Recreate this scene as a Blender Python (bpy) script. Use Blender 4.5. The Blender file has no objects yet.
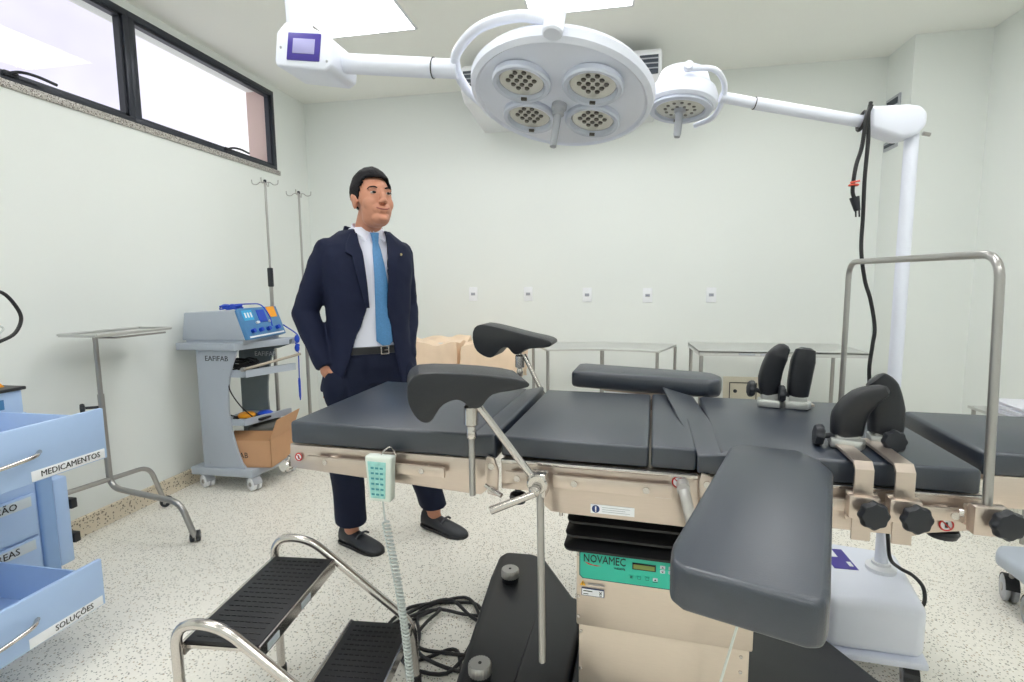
import bpy, bmesh, math, random
from mathutils import Vector, Matrix, noise
random.seed(7)
PI = math.pi
sc = bpy.context.scene
COL = sc.collection

# ------------------------------------------------------------------ camera
cam_data = bpy.data.cameras.new('camera')
cam = bpy.data.objects.new('camera', cam_data)
COL.objects.link(cam)
cam_data.sensor_width = 36.0
cam_data.lens = 521.9 / 1024 * 36.0
cam_data.clip_start = 0.02
_r = Vector((0.98193626, 0.18899002, -0.00916255))
_u = Vector((-0.01173206, 0.10914497, 0.99395661))
_f = Vector((-0.18884793, 0.97589454, -0.10939065))
_m = Matrix.Identity(4)
for i in range(3):
    _m[i][0] = _r[i]; _m[i][1] = _u[i]; _m[i][2] = -_f[i]
_m[2][3] = 1.25
cam.matrix_world = _m
sc.camera = cam

# ------------------------------------------------------------------ colour management
sc.view_settings.view_transform = 'Standard'
sc.view_settings.look = 'None'
sc.view_settings.gamma = 1.0
sc.view_settings.use_curve_mapping = False
sc.view_settings.exposure = 0.06
sc.cycles.use_denoising = True
sc.cycles.max_bounces = 8
sc.cycles.diffuse_bounces = 6
sc.cycles.caustics_reflective = False
sc.cycles.caustics_refractive = False
sc.cycles.sample_clamp_indirect = 6.0

PANEL_POWER = 10.0
SKY_POWER = 1.15

# ------------------------------------------------------------------ world: bright clouds
wd = bpy.data.worlds.new('sky'); sc.world = wd; wd.use_nodes = True
wt = wd.node_tree; wt.nodes.clear()
o_ = wt.nodes.new('ShaderNodeOutputWorld'); b_ = wt.nodes.new('ShaderNodeBackground')
tc = wt.nodes.new('ShaderNodeTexCoord'); nz = wt.nodes.new('ShaderNodeTexNoise')
nz.inputs['Scale'].default_value = 2.6; nz.inputs['Detail'].default_value = 4.0; nz.inputs['Roughness'].default_value = 0.5
cr = wt.nodes.new('ShaderNodeValToRGB')
cr.color_ramp.elements[0].position = 0.33; cr.color_ramp.elements[0].color = (0.74, 0.72, 0.93, 1)
cr.color_ramp.elements[1].position = 0.52; cr.color_ramp.elements[1].color = (1.0, 1.0, 1.0, 1)
wt.links.new(tc.outputs['Generated'], nz.inputs['Vector']); wt.links.new(nz.outputs['Fac'], cr.inputs['Fac'])
wt.links.new(cr.outputs['Color'], b_.inputs['Color']); b_.inputs['Strength'].default_value = SKY_POWER
wt.links.new(b_.outputs['Background'], o_.inputs['Surface'])

# ------------------------------------------------------------------ materials
def lin(c):
    out = []
    for v in c[:3]:
        v = v / 255.0
        out.append(v / 12.92 if v <= 0.04045 else ((v + 0.055) / 1.055) ** 2.4)
    return tuple(out) + (1.0,)

def mat(name, rgb, rough=0.5, metal=0.0, var=0.04, scale=30.0, bump=0.0, bscale=200.0, spec=0.5, stretch=None, coat=0.0):
    m = bpy.data.materials.new(name); m.use_nodes = True
    nt = m.node_tree; b = nt.nodes['Principled BSDF']
    b.inputs['Roughness'].default_value = rough; b.inputs['Metallic'].default_value = metal
    b.inputs['Specular IOR Level'].default_value = spec; b.inputs['Coat Weight'].default_value = coat
    t = nt.nodes.new('ShaderNodeTexCoord'); mp = nt.nodes.new('ShaderNodeMapping')
    if stretch: mp.inputs['Scale'].default_value = stretch
    nt.links.new(t.outputs['Object'], mp.inputs['Vector'])
    n = nt.nodes.new('ShaderNodeTexNoise'); n.inputs['Scale'].default_value = scale; n.inputs['Detail'].default_value = 3.0
    nt.links.new(mp.outputs['Vector'], n.inputs['Vector'])
    mx = nt.nodes.new('ShaderNodeMix'); mx.data_type = 'RGBA'
    c = lin(rgb)
    mx.inputs[6].default_value = tuple(max(0, v * (1 - var)) for v in c[:3]) + (1,)
    mx.inputs[7].default_value = tuple(min(1, v * (1 + var)) for v in c[:3]) + (1,)
    nt.links.new(n.outputs['Fac'], mx.inputs[0]); nt.links.new(mx.outputs[2], b.inputs['Base Color'])
    if bump > 0:
        n2 = nt.nodes.new('ShaderNodeTexNoise'); n2.inputs['Scale'].default_value = bscale
        nt.links.new(mp.outputs['Vector'], n2.inputs['Vector'])
        bp = nt.nodes.new('ShaderNodeBump'); bp.inputs['Strength'].default_value = bump; bp.inputs['Distance'].default_value = 0.004
        nt.links.new(n2.outputs['Fac'], bp.inputs['Height']); nt.links.new(bp.outputs['Normal'], b.inputs['Normal'])
    return m

def emit(name, rgb, power):
    m = bpy.data.materials.new(name); m.use_nodes = True
    b = m.node_tree.nodes['Principled BSDF']
    b.inputs['Base Color'].default_value = lin(rgb)
    b.inputs['Emission Color'].default_value = lin(rgb); b.inputs['Emission Strength'].default_value = power
    return m

def terrazzo(name, base, specks):
    m = bpy.data.materials.new(name); m.use_nodes = True
    nt = m.node_tree; b = nt.nodes['Principled BSDF']; b.inputs['Roughness'].default_value = 0.34
    t = nt.nodes.new('ShaderNodeTexCoord')
    last = None
    bn = nt.nodes.new('ShaderNodeTexNoise'); bn.inputs['Scale'].default_value = 1.7; bn.inputs['Detail'].default_value = 5
    nt.links.new(t.outputs['Object'], bn.inputs['Vector'])
    mx = nt.nodes.new('ShaderNodeMix'); mx.data_type = 'RGBA'; c = lin(base)
    mx.inputs[6].default_value = tuple(v * 0.93 for v in c[:3]) + (1,); mx.inputs[7].default_value = tuple(min(1, v * 1.05) for v in c[:3]) + (1,)
    nt.links.new(bn.outputs['Fac'], mx.inputs[0]); last = mx.outputs[2]
    for (sc_, rgb, thr, dens) in specks:
        v = nt.nodes.new('ShaderNodeTexVoronoi'); v.inputs['Scale'].default_value = sc_
        nt.links.new(t.outputs['Object'], v.inputs['Vector'])
        l1 = nt.nodes.new('ShaderNodeMath'); l1.operation = 'LESS_THAN'; l1.inputs[1].default_value = thr
        nt.links.new(v.outputs['Distance'], l1.inputs[0])
        sp = nt.nodes.new('ShaderNodeSeparateColor'); nt.links.new(v.outputs['Color'], sp.inputs[0])
        l2 = nt.nodes.new('ShaderNodeMath'); l2.operation = 'LESS_THAN'; l2.inputs[1].default_value = dens
        nt.links.new(sp.outputs[0], l2.inputs[0])
        mu = nt.nodes.new('ShaderNodeMath'); mu.operation = 'MULTIPLY'
        nt.links.new(l1.outputs[0], mu.inputs[0]); nt.links.new(l2.outputs[0], mu.inputs[1])
        m2 = nt.nodes.new('ShaderNodeMix'); m2.data_type = 'RGBA'; m2.inputs[7].default_value = lin(rgb)
        nt.links.new(mu.outputs[0], m2.inputs[0]); nt.links.new(last, m2.inputs[6]); last = m2.outputs[2]
    nt.links.new(last, b.inputs['Base Color'])
    return m

WALL = mat('wall_paint', (231, 235, 232), 0.6, var=0.015, scale=1.5, bump=0.05, bscale=60)
CEIL = mat('ceiling_paint', (244, 245, 240), 0.7, var=0.015, scale=1.5)
FLOOR = terrazzo('terrazzo', (240, 236, 226), [(110, (176, 172, 160), 0.34, 0.5), (90, (136, 130, 120), 0.26, 0.22), (140, (96, 92, 86), 0.26, 0.16), (110, (190, 168, 138), 0.28, 0.15), (80, (245, 242, 232), 0.3, 0.3)])
COVE = terrazzo('cove_terrazzo', (214, 202, 180), [(75, (150, 140, 122), 0.34, 0.5), (60, (120, 108, 92), 0.3, 0.3), (90, (80, 74, 66), 0.26, 0.2)])
GRANITE = terrazzo('granite', (176, 172, 166), [(120, (70, 66, 64), 0.4, 0.5), (160, (225, 222, 215), 0.4, 0.4), (140, (120, 110, 104), 0.4, 0.4)])
WFRAME = mat('window_metal', (52, 55, 64), 0.4, 0.3)
STEEL = mat('brushed_steel', (206, 192, 181), 0.28, 0.85, var=0.07, scale=60, stretch=(0.5, 0.5, 14))
STEELP = mat('steel_panel', (218, 204, 190), 0.36, 0.75, var=0.05, scale=40, stretch=(1, 1, 12))
CHROME = mat('polished_steel', (205, 200, 196), 0.18, 0.95, var=0.03)
VINYL = mat('black_vinyl', (33, 42, 56), 0.36, var=0.12, scale=90, bump=0.12, bscale=500, spec=1.0)
FOAM = mat('black_foam', (17, 20, 28), 0.42, var=0.12, scale=90, bump=0.12, bscale=400, spec=0.6)
RUBBER = mat('black_rubber', (26, 27, 31), 0.5, var=0.1)
PLASTIC = mat('black_plastic', (30, 33, 40), 0.4, var=0.1)
BASEBLK = mat('base_cover', (36, 37, 42), 0.42, var=0.15, scale=12, bump=0.1, bscale=300)
BELLOW = mat('bellows', (20, 21, 25), 0.55)
TEAL = mat('teal_panel', (52, 196, 170), 0.4, var=0.03)
TEALD = mat('teal_dark', (20, 110, 108), 0.4)
LCD = mat('lcd', (128, 146, 72), 0.3)
WHITE = mat('white_enamel', (230, 234, 247), 0.3, var=0.01, coat=0.2)
WHITEP = mat('white_plastic', (232, 234, 238), 0.42, var=0.015)
RINGW = mat('ring_plastic', (205, 211, 226), 0.35)
GREYP = mat('grey_plastic', (170, 173, 180), 0.4)
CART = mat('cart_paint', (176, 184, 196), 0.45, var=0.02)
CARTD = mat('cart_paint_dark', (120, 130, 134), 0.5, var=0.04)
BLUEC = mat('blue_drawer', (172, 198, 235), 0.4, var=0.02)
BLUED = mat('blue_shell', (140, 172, 216), 0.45, var=0.02)
DEVBLUE = mat('device_blue', (72, 128, 178), 0.35, var=0.1)
BLUE = mat('blue_plastic', (22, 70, 190), 0.4)
CYAN = mat('cyan_plastic', (60, 170, 220), 0.3)
ORANGE = mat('orange_cloth', (240, 160, 30), 0.5, var=0.1)
CARD = mat('cardboard', (206, 160, 122), 0.7, var=0.06, scale=12)
CARDD = mat('cardboard_inner', (172, 128, 90), 0.75, var=0.05)
INK = mat('ink', (30, 30, 34), 0.5)
LABEL = mat('label_paper', (238, 240, 244), 0.5)
LABELG = mat('label_strip', (205, 214, 222), 0.4)
PURPLE = mat('purple_panel', (66, 52, 150), 0.35)
LILAC = mat('screen_lilac', (170, 168, 215), 0.3)
RED = mat('red_ink', (190, 40, 40), 0.5)
DKBLUE = mat('blue_ink', (20, 50, 110), 0.5)
YELLOW = mat('yellow_sign', (240, 180, 40), 0.5)
WRAP = mat('beige_wrap', (238, 212, 184), 0.5, var=0.06, scale=9, bump=0.5, bscale=18)
TRAYS = mat('tray_steel', (205, 206, 204), 0.28, 0.7, var=0.03)
LEGS = mat('leg_steel', (172, 170, 168), 0.3, 0.85, var=0.03)
PANELBOX = mat('panel_box', (215, 208, 190), 0.5)
DARKHOLE = mat('dark_slot', (58, 66, 76), 0.6)
PAPER = mat('paper', (228, 229, 238), 0.6)
CORD = mat('cord_black', (22, 22, 26), 0.5)
CORDW = mat('cord_grey', (196, 202, 200), 0.5)
SKIN = mat('skin', (196, 138, 112), 0.5, var=0.05, scale=12, spec=0.4)
LIP = mat('lip', (150, 82, 74), 0.5)
HAIR = mat('hair', (24, 22, 26), 0.75, var=0.3, scale=120, bump=0.8, bscale=160, spec=0.25)
SUIT = mat('suit', (26, 32, 55), 0.75, var=0.08, scale=60, bump=0.15, bscale=350, spec=0.2)
TROUS = mat('trouser', (24, 30, 50), 0.8, var=0.08, scale=60, bump=0.1, bscale=350, spec=0.2)
SHIRT = mat('shirt', (226, 228, 242), 0.7, var=0.015, scale=20)
TIE = mat('tie', (82, 136, 186), 0.5, var=0.25, scale=160)
LEATHER = mat('leather', (26, 26, 30), 0.4)
SHOE = mat('shoe', (44, 46, 52), 0.5, var=0.1)
EYEW = mat('eye_white', (214, 208, 204), 0.3)
EYED = mat('eye_dark', (30, 22, 20), 0.2)
LAMPL = emit('ceiling_panel_light', (255, 255, 255), PANEL_POWER)
LENS = mat('lens', (214, 214, 208), 0.2, 0.3)
LEDD = mat('led_dark', (84, 80, 76), 0.3)
GLASS = bpy.data.materials.new('window_glass'); GLASS.use_nodes = True
_nt = GLASS.node_tree; _nt.nodes.clear()
_o = _nt.nodes.new('ShaderNodeOutputMaterial'); _t = _nt.nodes.new('ShaderNodeBsdfTransparent'); _g = _nt.nodes.new('ShaderNodeBsdfGlossy')
_g.inputs['Roughness'].default_value = 0.02; _x = _nt.nodes.new('ShaderNodeMixShader'); _fr = _nt.nodes.new('ShaderNodeValue'); _fr.outputs[0].default_value = 0.015
_nt.links.new(_fr.outputs[0], _x.inputs[0]); _nt.links.new(_t.outputs[0], _x.inputs[1]); _nt.links.new(_g.outputs[0], _x.inputs[2]); _nt.links.new(_x.outputs[0], _o.inputs[0])

# ------------------------------------------------------------------ mesh builder
def V(*a): return Vector(a)
def align(d):
    return Vector(d).normalized().to_track_quat('Z', 'Y').to_matrix().to_4x4()

class M:
    def __init__(s, xf=None):
        s.v = []; s.f = []; s.mi = []; s.xf = xf or Matrix.Identity(4); s.k = 0
    def add(s, verts, faces):
        n = len(s.v)
        s.v += [s.xf @ Vector(p) for p in verts]
        s.f += [[i + n for i in f] for f in faces]; s.mi += [s.k] * len(faces)
        return s
    def addbm(s, bm, xf=None):
        xf = xf or Matrix.Identity(4)
        bm.verts.index_update()
        s.add([xf @ v.co for v in bm.verts], [[v.index for v in f.verts] for f in bm.faces]); bm.free(); return s
    def box(s, x0, x1, y0, y1, z0, z1, bev=0.0, seg=2, xf=None):
        bm = bmesh.new(); bmesh.ops.create_cube(bm, size=1)
        for v in bm.verts:
            v.co = Vector(((x0 + x1) / 2 + v.co.x * (x1 - x0), (y0 + y1) / 2 + v.co.y * (y1 - y0), (z0 + z1) / 2 + v.co.z * (z1 - z0)))
        if bev > 0: bmesh.ops.bevel(bm, geom=list(bm.edges), offset=bev, segments=seg, profile=0.5, affect='EDGES', clamp_overlap=True)
        return s.addbm(bm, xf)
    def prism(s, pts, z0, z1, bev=0.0, seg=2, xf=None):
        """polygon in x,y extruded along z"""
        bm = bmesh.new(); n = len(pts)
        lo = [bm.verts.new((p[0], p[1], z0)) for p in pts]; hi = [bm.verts.new((p[0], p[1], z1)) for p in pts]
        bm.faces.new(lo[::-1]); bm.faces.new(hi)
        for i in range(n): bm.faces.new((lo[i], lo[(i + 1) % n], hi[(i + 1) % n], hi[i]))
        bmesh.ops.recalc_face_normals(bm, faces=bm.faces)
        if bev > 0: bmesh.ops.bevel(bm, geom=list(bm.edges), offset=bev, segments=seg, profile=0.5, affect='EDGES', clamp_overlap=True)
        return s.addbm(bm, xf)
    def prism_y(s, pts, y0, y1, bev=0.0, seg=2, xf=None):
        """polygon in x,z extruded along y"""
        A = Matrix(((1, 0, 0, 0), (0, 0, 1, 0), (0, 1, 0, 0), (0, 0, 0, 1)))
        return s.prism(pts, y0, y1, bev, seg, (xf @ A) if xf else A)
    def prism_x(s, pts, x0, x1, bev=0.0, seg=2, xf=None):
        """polygon in y,z extruded along x"""
        A = Matrix(((0, 0, 1, 0), (1, 0, 0, 0), (0, 1, 0, 0), (0, 0, 0, 1)))
        return s.prism(pts, x0, x1, bev, seg, (xf @ A) if xf else A)
    def hexa(s, c, bev=0.0, seg=2):
        """8 corners: bottom 4 (ccw) then top 4"""
        bm = bmesh.new(); v = [bm.verts.new(p) for p in c]
        for f in ((3, 2, 1, 0), (4, 5, 6, 7), (0, 1, 5, 4), (1, 2, 6, 5), (2, 3, 7, 6), (3, 0, 4, 7)): bm.faces.new([v[i] for i in f])
        if bev > 0: bmesh.ops.bevel(bm, geom=list(bm.edges), offset=bev, segments=seg, profile=0.5, affect='EDGES', clamp_overlap=True)
        return s.addbm(bm)
    def cyl(s, a, b, r, r2=None, n=20, bev=0.0):
        a = Vector(a); b = Vector(b); r2 = r if r2 is None else r2; L = (b - a).length
        prof = [(r, 0), (r2, L)] if bev <= 0 else [(r - bev, 0), (r, bev), (r2, L - bev), (r2 - bev, L)]
        return s.lathe(prof, a, b - a, n)
    def lathe(s, prof, org, axis, n=24, cap=True):
        Q = Matrix.Translation(Vector(org)) @ align(axis)
        vs = []; fs = []
        for (r, h) in prof:
            for i in range(n):
                t = 2 * PI * i / n; vs.append(Q @ Vector((r * math.cos(t), r * math.sin(t), h)))
        for j in range(len(prof) - 1):
            for i in range(n):
                fs.append([j * n + i, j * n + (i + 1) % n, (j + 1) * n + (i + 1) % n, (j + 1) * n + i])
        if cap:
            fs.append(list(range(n))[::-1]); fs.append([(len(prof) - 1) * n + i for i in range(n)])
        return s.add(vs, fs)
    def tube(s, pts, r, n=10, cap=True, closed=False):
        pts = [Vector(p) for p in pts]; N = len(pts)
        rr = r if isinstance(r, (list, tuple)) else [r] * N
        vs = []; fs = []; up = None
        for i, p in enumerate(pts):
            if closed: d = pts[(i + 1) % N] - pts[i - 1]
            else: d = pts[min(i + 1, N - 1)] - pts[max(i - 1, 0)]
            d.normalize()
            if up is None:
                up = V(0, 0, 1) if abs(d.z) < 0.9 else V(1, 0, 0)
            x = up - d * up.dot(d)
            if x.length < 1e-6: x = d.orthogonal()
            x.normalize(); y = d.cross(x); up = x
            for k in range(n):
                t = 2 * PI * k / n; vs.append(p + (x * math.cos(t) + y * math.sin(t)) * rr[i])
        for i in range(N if closed else N - 1):
            j = (i + 1) % N
            for k in range(n): fs.append([i * n + k, i * n + (k + 1) % n, j * n + (k + 1) % n, j * n + k])
        if cap and not closed: fs.append(list(range(n))[::-1]); fs.append([(N - 1) * n + k for k in range(n)])
        return s.add(vs, fs)
    def loft(s, rings, cap=True):
        n = len(rings[0]); vs = [p for r in rings for p in r]; fs = []
        for j in range(len(rings) - 1):
            for i in range(n): fs.append([j * n + i, j * n + (i + 1) % n, (j + 1) * n + (i + 1) % n, (j + 1) * n + i])
        if cap: fs.append(list(range(n))[::-1]); fs.append([(len(rings) - 1) * n + i for i in range(n)])
        return s.add(vs, fs)
    def ell(s, c, r, rot=None, n=20, m=12):
        Q = Matrix.Translation(Vector(c)) @ (rot or Matrix.Identity(4)) @ Matrix.Diagonal((r[0], r[1], r[2], 1))
        bm = bmesh.new(); bmesh.ops.create_uvsphere(bm, u_segments=n, v_segments=m, radius=1)
        return s.addbm(bm, Q)
    def cap(s, pts, rads, n=14):
        """tapered limb with round ends"""
        pts = [Vector(p) for p in pts]; d0 = (pts[0] - pts[1]).normalized(); d1 = (pts[-1] - pts[-2]).normalized()
        P = []; Rr = []
        for a in (0.02, 0.3, 0.6, 0.85): P.append(pts[0] + d0 * rads[0] * math.sqrt(1 - a * a)); Rr.append(rads[0] * a)
        P += pts; Rr += list(rads)
        for a in (0.85, 0.6, 0.3, 0.02): P.append(pts[-1] + d1 * rads[-1] * math.sqrt(1 - a * a)); Rr.append(rads[-1] * a)
        return s.tube(P, Rr, n)
    def torus(s, c, axis, R_, r, n=36, m=8, squash=1.0):
        Q = Matrix.Translation(Vector(c)) @ align(axis)
        return s.tube([Q @ Vector((R_ * math.cos(2 * PI * i / n), R_ * math.sin(2 * PI * i / n), 0)) for i in range(n)], r, m, closed=True)
    def mesh(s, name, mats):
        me = bpy.data.meshes.new(name); me.from_pydata([tuple(v) for v in s.v], [], s.f)
        for m in (mats if isinstance(mats, (list, tuple)) else [mats]): me.materials.append(m)
        me.polygons.foreach_set('material_index', s.mi)
        me.polygons.foreach_set('use_smooth', [True] * len(me.polygons))
        bm = bmesh.new(); bm.from_mesh(me); bmesh.ops.recalc_face_normals(bm, faces=bm.faces); bm.to_mesh(me); bm.free()
        me.set_sharp_from_angle(angle=math.radians(38)); me.update()
        return me

def round_path(pts, rad, seg=6):
    """polyline with rounded corners"""
    pts = [Vector(p) for p in pts]; out = [pts[0]]
    rs = rad if isinstance(rad, (list, tuple)) else [rad] * len(pts)
    for i in range(1, len(pts) - 1):
        a, b, c = pts[i - 1], pts[i], pts[i + 1]
        r = min(rs[i], (a - b).length * 0.49, (c - b).length * 0.49)
        p0 = b + (a - b).normalized() * r; p1 = b + (c - b).normalized() * r
        for k in range(seg + 1):
            t = k / seg; out.append(p0 * (1 - t) ** 2 + b * 2 * t * (1 - t) + p1 * t * t)
    out.append(pts[-1]); return out

def spline(pts, seg=8):
    pts = [Vector(p) for p in pts]; P = [pts[0] * 2 - pts[1]] + pts + [pts[-1] * 2 - pts[-2]]; out = []
    for i in range(1, len(P) - 2):
        a, b, c, d = P[i - 1:i + 3]
        for k in range(seg):
            t = k / seg
            out.append(0.5 * ((2 * b) + (c - a) * t + (2 * a - 5 * b + 4 * c - d) * t * t + (3 * b - a - 3 * c + d) * t ** 3))
    out.append(pts[-1]); return out

def thing(name, label, cat, loc=(0, 0, 0), rz=0.0, group=None):
    o = bpy.data.objects.new(name, None); COL.objects.link(o); o.empty_display_size = 0.05
    o.location = loc; o.rotation_euler = (0, 0, rz); o['label'] = label; o['category'] = cat
    if group: o['group'] = group
    return o
def tag(o, label, cat, group=None):
    o['label'] = label; o['category'] = cat
    if group: o['group'] = group
    return o
def link(name, me, parent=None, label=None):
    o = bpy.data.objects.new(name, me); COL.objects.link(o)
    if parent is not None:
        o.parent = parent
        if parent.type == 'EMPTY': o.matrix_parent_inverse = parent.matrix_basis.inverted()
    if label: o['label'] = label
    return o
def obj(name, m, mats, parent=None, label=None):
    return link(name, m.mesh(name, mats), parent, label)
def struct(name, m, mats, parent=None):
    o = obj(name, m, mats, parent)
    if parent is None: o['kind'] = 'structure'
    return o
def dup(root, loc, rz=0.0, label=None):
    r = root.copy(); COL.objects.link(r); r.location = loc; r.rotation_euler = (0, 0, rz)
    if label: r['label'] = label
    for ch in list(root.children):
        c = ch.copy(); COL.objects.link(c); c.parent = r; c.matrix_parent_inverse = ch.matrix_parent_inverse.copy()
        for g in list(ch.children):
            d = g.copy(); COL.objects.link(d); d.parent = c; d.matrix_parent_inverse = g.matrix_parent_inverse.copy()
    return r
def text_verts(body, size, depth=0.0006, font_scale_x=1.0):
    cu = bpy.data.curves.new('lettering', 'FONT'); cu.body = body; cu.size = size; cu.extrude = depth
    cu.align_x = 'CENTER'; cu.align_y = 'CENTER'; cu.resolution_u = 2
    o = bpy.data.objects.new('lettering', cu); COL.objects.link(o)
    dg = bpy.context.evaluated_depsgraph_get(); dg.update()
    me = bpy.data.meshes.new_from_object(o.evaluated_get(dg))
    vs = [Vector((v.co.x * font_scale_x, v.co.y, v.co.z)) for v in me.vertices]; fs = [list(p.vertices) for p in me.polygons]
    bpy.data.objects.remove(o); bpy.data.curves.remove(cu); bpy.data.meshes.remove(me)
    return vs, fs
def put_text(m, body, size, Q, sx=1.0):
    vs, fs = text_verts(body, size, 0.0006, sx)
    m.add([Q @ v for v in vs], fs)
def basis(org, x, y):
    x = Vector(x).normalized(); y = Vector(y); y = (y - x * y.dot(x)).normalized(); z = x.cross(y)
    q = Matrix.Identity(4)
    for i in range(3): q[i][0] = x[i]; q[i][1] = y[i]; q[i][2] = z[i]; q[i][3] = org[i]
    return q
def fuse(m, voxel=0.006, smooth=3, disp=None):
    """weld overlapping closed pieces into one continuous skin"""
    me = m.mesh('tmp', [SKIN]); o = bpy.data.objects.new('tmp', me); COL.objects.link(o)
    r = o.modifiers.new('r', 'REMESH'); r.mode = 'VOXEL'; r.voxel_size = voxel
    s = o.modifiers.new('s', 'SMOOTH'); s.factor = 0.5; s.iterations = smooth
    dg = bpy.context.evaluated_depsgraph_get(); dg.update()
    me2 = bpy.data.meshes.new_from_object(o.evaluated_get(dg))
    out = M(); vs = [v.co.copy() for v in me2.vertices]
    if disp:
        nm = [v.normal.copy() for v in me2.vertices]
        vs = [p + n * disp(p) for p, n in zip(vs, nm)]
    out.v = vs; out.f = [list(p.vertices) for p in me2.polygons]; out.mi = [0] * len(out.f)
    bpy.data.objects.remove(o); bpy.data.meshes.remove(me); bpy.data.meshes.remove(me2)
    return out
def caster(root, x, y, ang=0.0, r=0.03, top=0.1, wheel=WHITEP, tyre=None, name='caster', wid=0.022):
    """twin wheel caster under a part at height top"""
    d = V(math.cos(ang), math.sin(ang), 0); a = V(-math.sin(ang), math.cos(ang), 0)
    c = V(x, y, r) + d * 0.015
    m = M(); m.cyl((x, y, r * 1.4), (x, y, top), 0.008, n=12)
    m.k = 1
    for sgn in (-1, 1):
        p = c + a * sgn * wid * 0.6
        m.lathe([(r * 0.9, 0), (r, 0.003), (r, wid * 0.8 - 0.003), (r * 0.9, wid * 0.8)], p - a * wid * 0.4, a, 24)
        m.k = 0
        m.lathe([(r * 0.35, 0), (r * 0.3, 0.003)], p + a * sgn * wid * 0.4, a * sgn, 16)
        m.k = 1
    m.k = 2
    hood = [(c + V(0, 0, 0) + (d * math.cos(t) + V(0, 0, 1) * math.sin(t)) * (r * 1.08)) for t in [PI * k / 8 * 0.9 + 0.1 for k in range(9)]]
    for i in range(8):
        p, q = hood[i], hood[i + 1]
        m.add([p - a * wid * .95, p + a * wid * .95, q + a * wid * .95, q - a * wid * .95, p * .92 + c * .08 - a * wid * .95, p * .92 + c * .08 + a * wid * .95, q * .92 + c * .08 + a * wid * .95, q * .92 + c * .08 - a * wid * .95],
              [[0, 1, 2, 3], [7, 6, 5, 4], [0, 4, 5, 1], [2, 6, 7, 3], [1, 5, 6, 2], [3, 7, 4, 0]])
    return obj(name, m, [LEGS, wheel, tyre or wheel], root)

# ------------------------------------------------------------------ the room
LX, RX, BY, FY, CZ = -2.646, 2.32, 4.294, -1.7, 2.812
COLX, COLY = 1.883, 3.96
m = M(); m.box(LX - .3, RX + .3, FY - .3, BY + .3, -.12, 0); struct('floor', m, FLOOR)
m = M(); m.box(LX - .3, RX + .3, FY - .3, BY + .3, CZ, CZ + .12); struct('ceiling', m, CEIL)
m = M(); m.box(LX, COLX, BY, BY + .2, 0, CZ); struct('wall_back', m, WALL)
m = M(); m.box(COLX, RX + .2, COLY, BY + .2, 0, CZ); struct('wall_column', m, WALL)
m = M(); m.box(RX, RX + .2, FY, COLY, 0, CZ); struct('wall_right', m, WALL)
m = M(); m.box(LX - .2, RX + .2, FY - .2, FY, 0, CZ); struct('wall_front', m, WALL)
WY0, WY1, WZ0, WZ1 = 0.75, 3.862, 2.165, 2.765
m = M()
m.box(LX - .2, LX, FY, BY + .2, 0, WZ0); m.box(LX - .2, LX, FY, BY + .2, WZ1, CZ)
m.box(LX - .2, LX, FY, WY0, WZ0, WZ1); m.box(LX - .2, LX, WY1, BY + .2, WZ0, WZ1)
struct('wall_left', m, WALL)
m = M(); m.prism_y([(LX, 0), (LX + .035, 0), (LX + .022, .012), (LX + .014, .035), (LX + .012, .085), (LX, .09)], FY, BY); struct('baseboard_left', m, COVE)
m = M(); m.prism_x([(BY, 0), (BY - .035, 0), (BY - .022, .012), (BY - .014, .035), (BY - .012, .085), (BY, .09)], LX, COLX); struct('baseboard_back', m, COVE)
m = M(); m.prism_y([(RX, 0), (RX - .035, 0), (RX - .022, .012), (RX - .014, .035), (RX - .012, .085), (RX, .09)], FY, COLY); struct('baseboard_right', m, COVE)
m = M(); m.prism_x([(COLY, 0), (COLY - .035, 0), (COLY - .022, .012), (COLY - .014, .035), (COLY - .012, .085), (COLY, .09)], COLX - .012, RX)
m.box(COLX - .012, COLX, COLY, BY, 0, .09); struct('baseboard_column', m, COVE)
# granite sill
m = M(); m.box(LX - .2, LX + .012, WY0 - .03, WY1 + .03, WZ0 - .035, WZ0, .003); struct('trim_1', m, GRANITE)
# windows: two tilting sashes and the dark frame
def window(n, y0, y1, handle_y):
    fr = M(); t = .035; xo, xi = LX - .055, LX + .004
    fr.box(xo, xi, y0, y1, WZ1 - t, WZ1, .002); fr.box(xo, xi, y0, y1, WZ0, WZ0 + t * .8, .002)
    fr.box(xo, xi, y0, y0 + t, WZ0 + t * .8, WZ1 - t, .002); fr.box(xo, xi, y1 - t, y1, WZ0 + t * .8, WZ1 - t, .002)
    s_ = .016; a0, a1, b0, b1 = y0 + t, y1 - t, WZ0 + t * .8, WZ1 - t
    fr.box(xo + .01, xi - .012, a0, a1, b1 - s_, b1); fr.box(xo + .01, xi - .012, a0, a1, b0, b0 + s_)
    fr.box(xo + .01, xi - .012, a0, a0 + s_, b0, b1); fr.box(xo + .01, xi - .012, a1 - s_, a1, b0, b1)
    w = struct('window_%d' % n, fr, WFRAME)
    g = M(); g.box(LX - .032, LX - .028, a0 + s_ * .5, a1 - s_ * .5, b0 + s_ * .5, b1 - s_ * .5); obj('pane', g, GLASS, w)
    h = M(); h.box(xi - .002, xi + .012, handle_y - .05, handle_y + .01, WZ0 + .018, WZ0 + .04, .003)
    h.tube(spline([(xi + .012, handle_y - .03, WZ0 + .03), (xi + .035, handle_y, WZ0 + .042), (xi + .045, handle_y + .06, WZ0 + .045), (xi + .04, handle_y + .15, WZ0 + .04)]), .007, 8)
    obj('handle', h, PLASTIC, w)
window(1, WY0, 2.6, 1.99); window(2, 2.6, WY1, 3.33)
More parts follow.
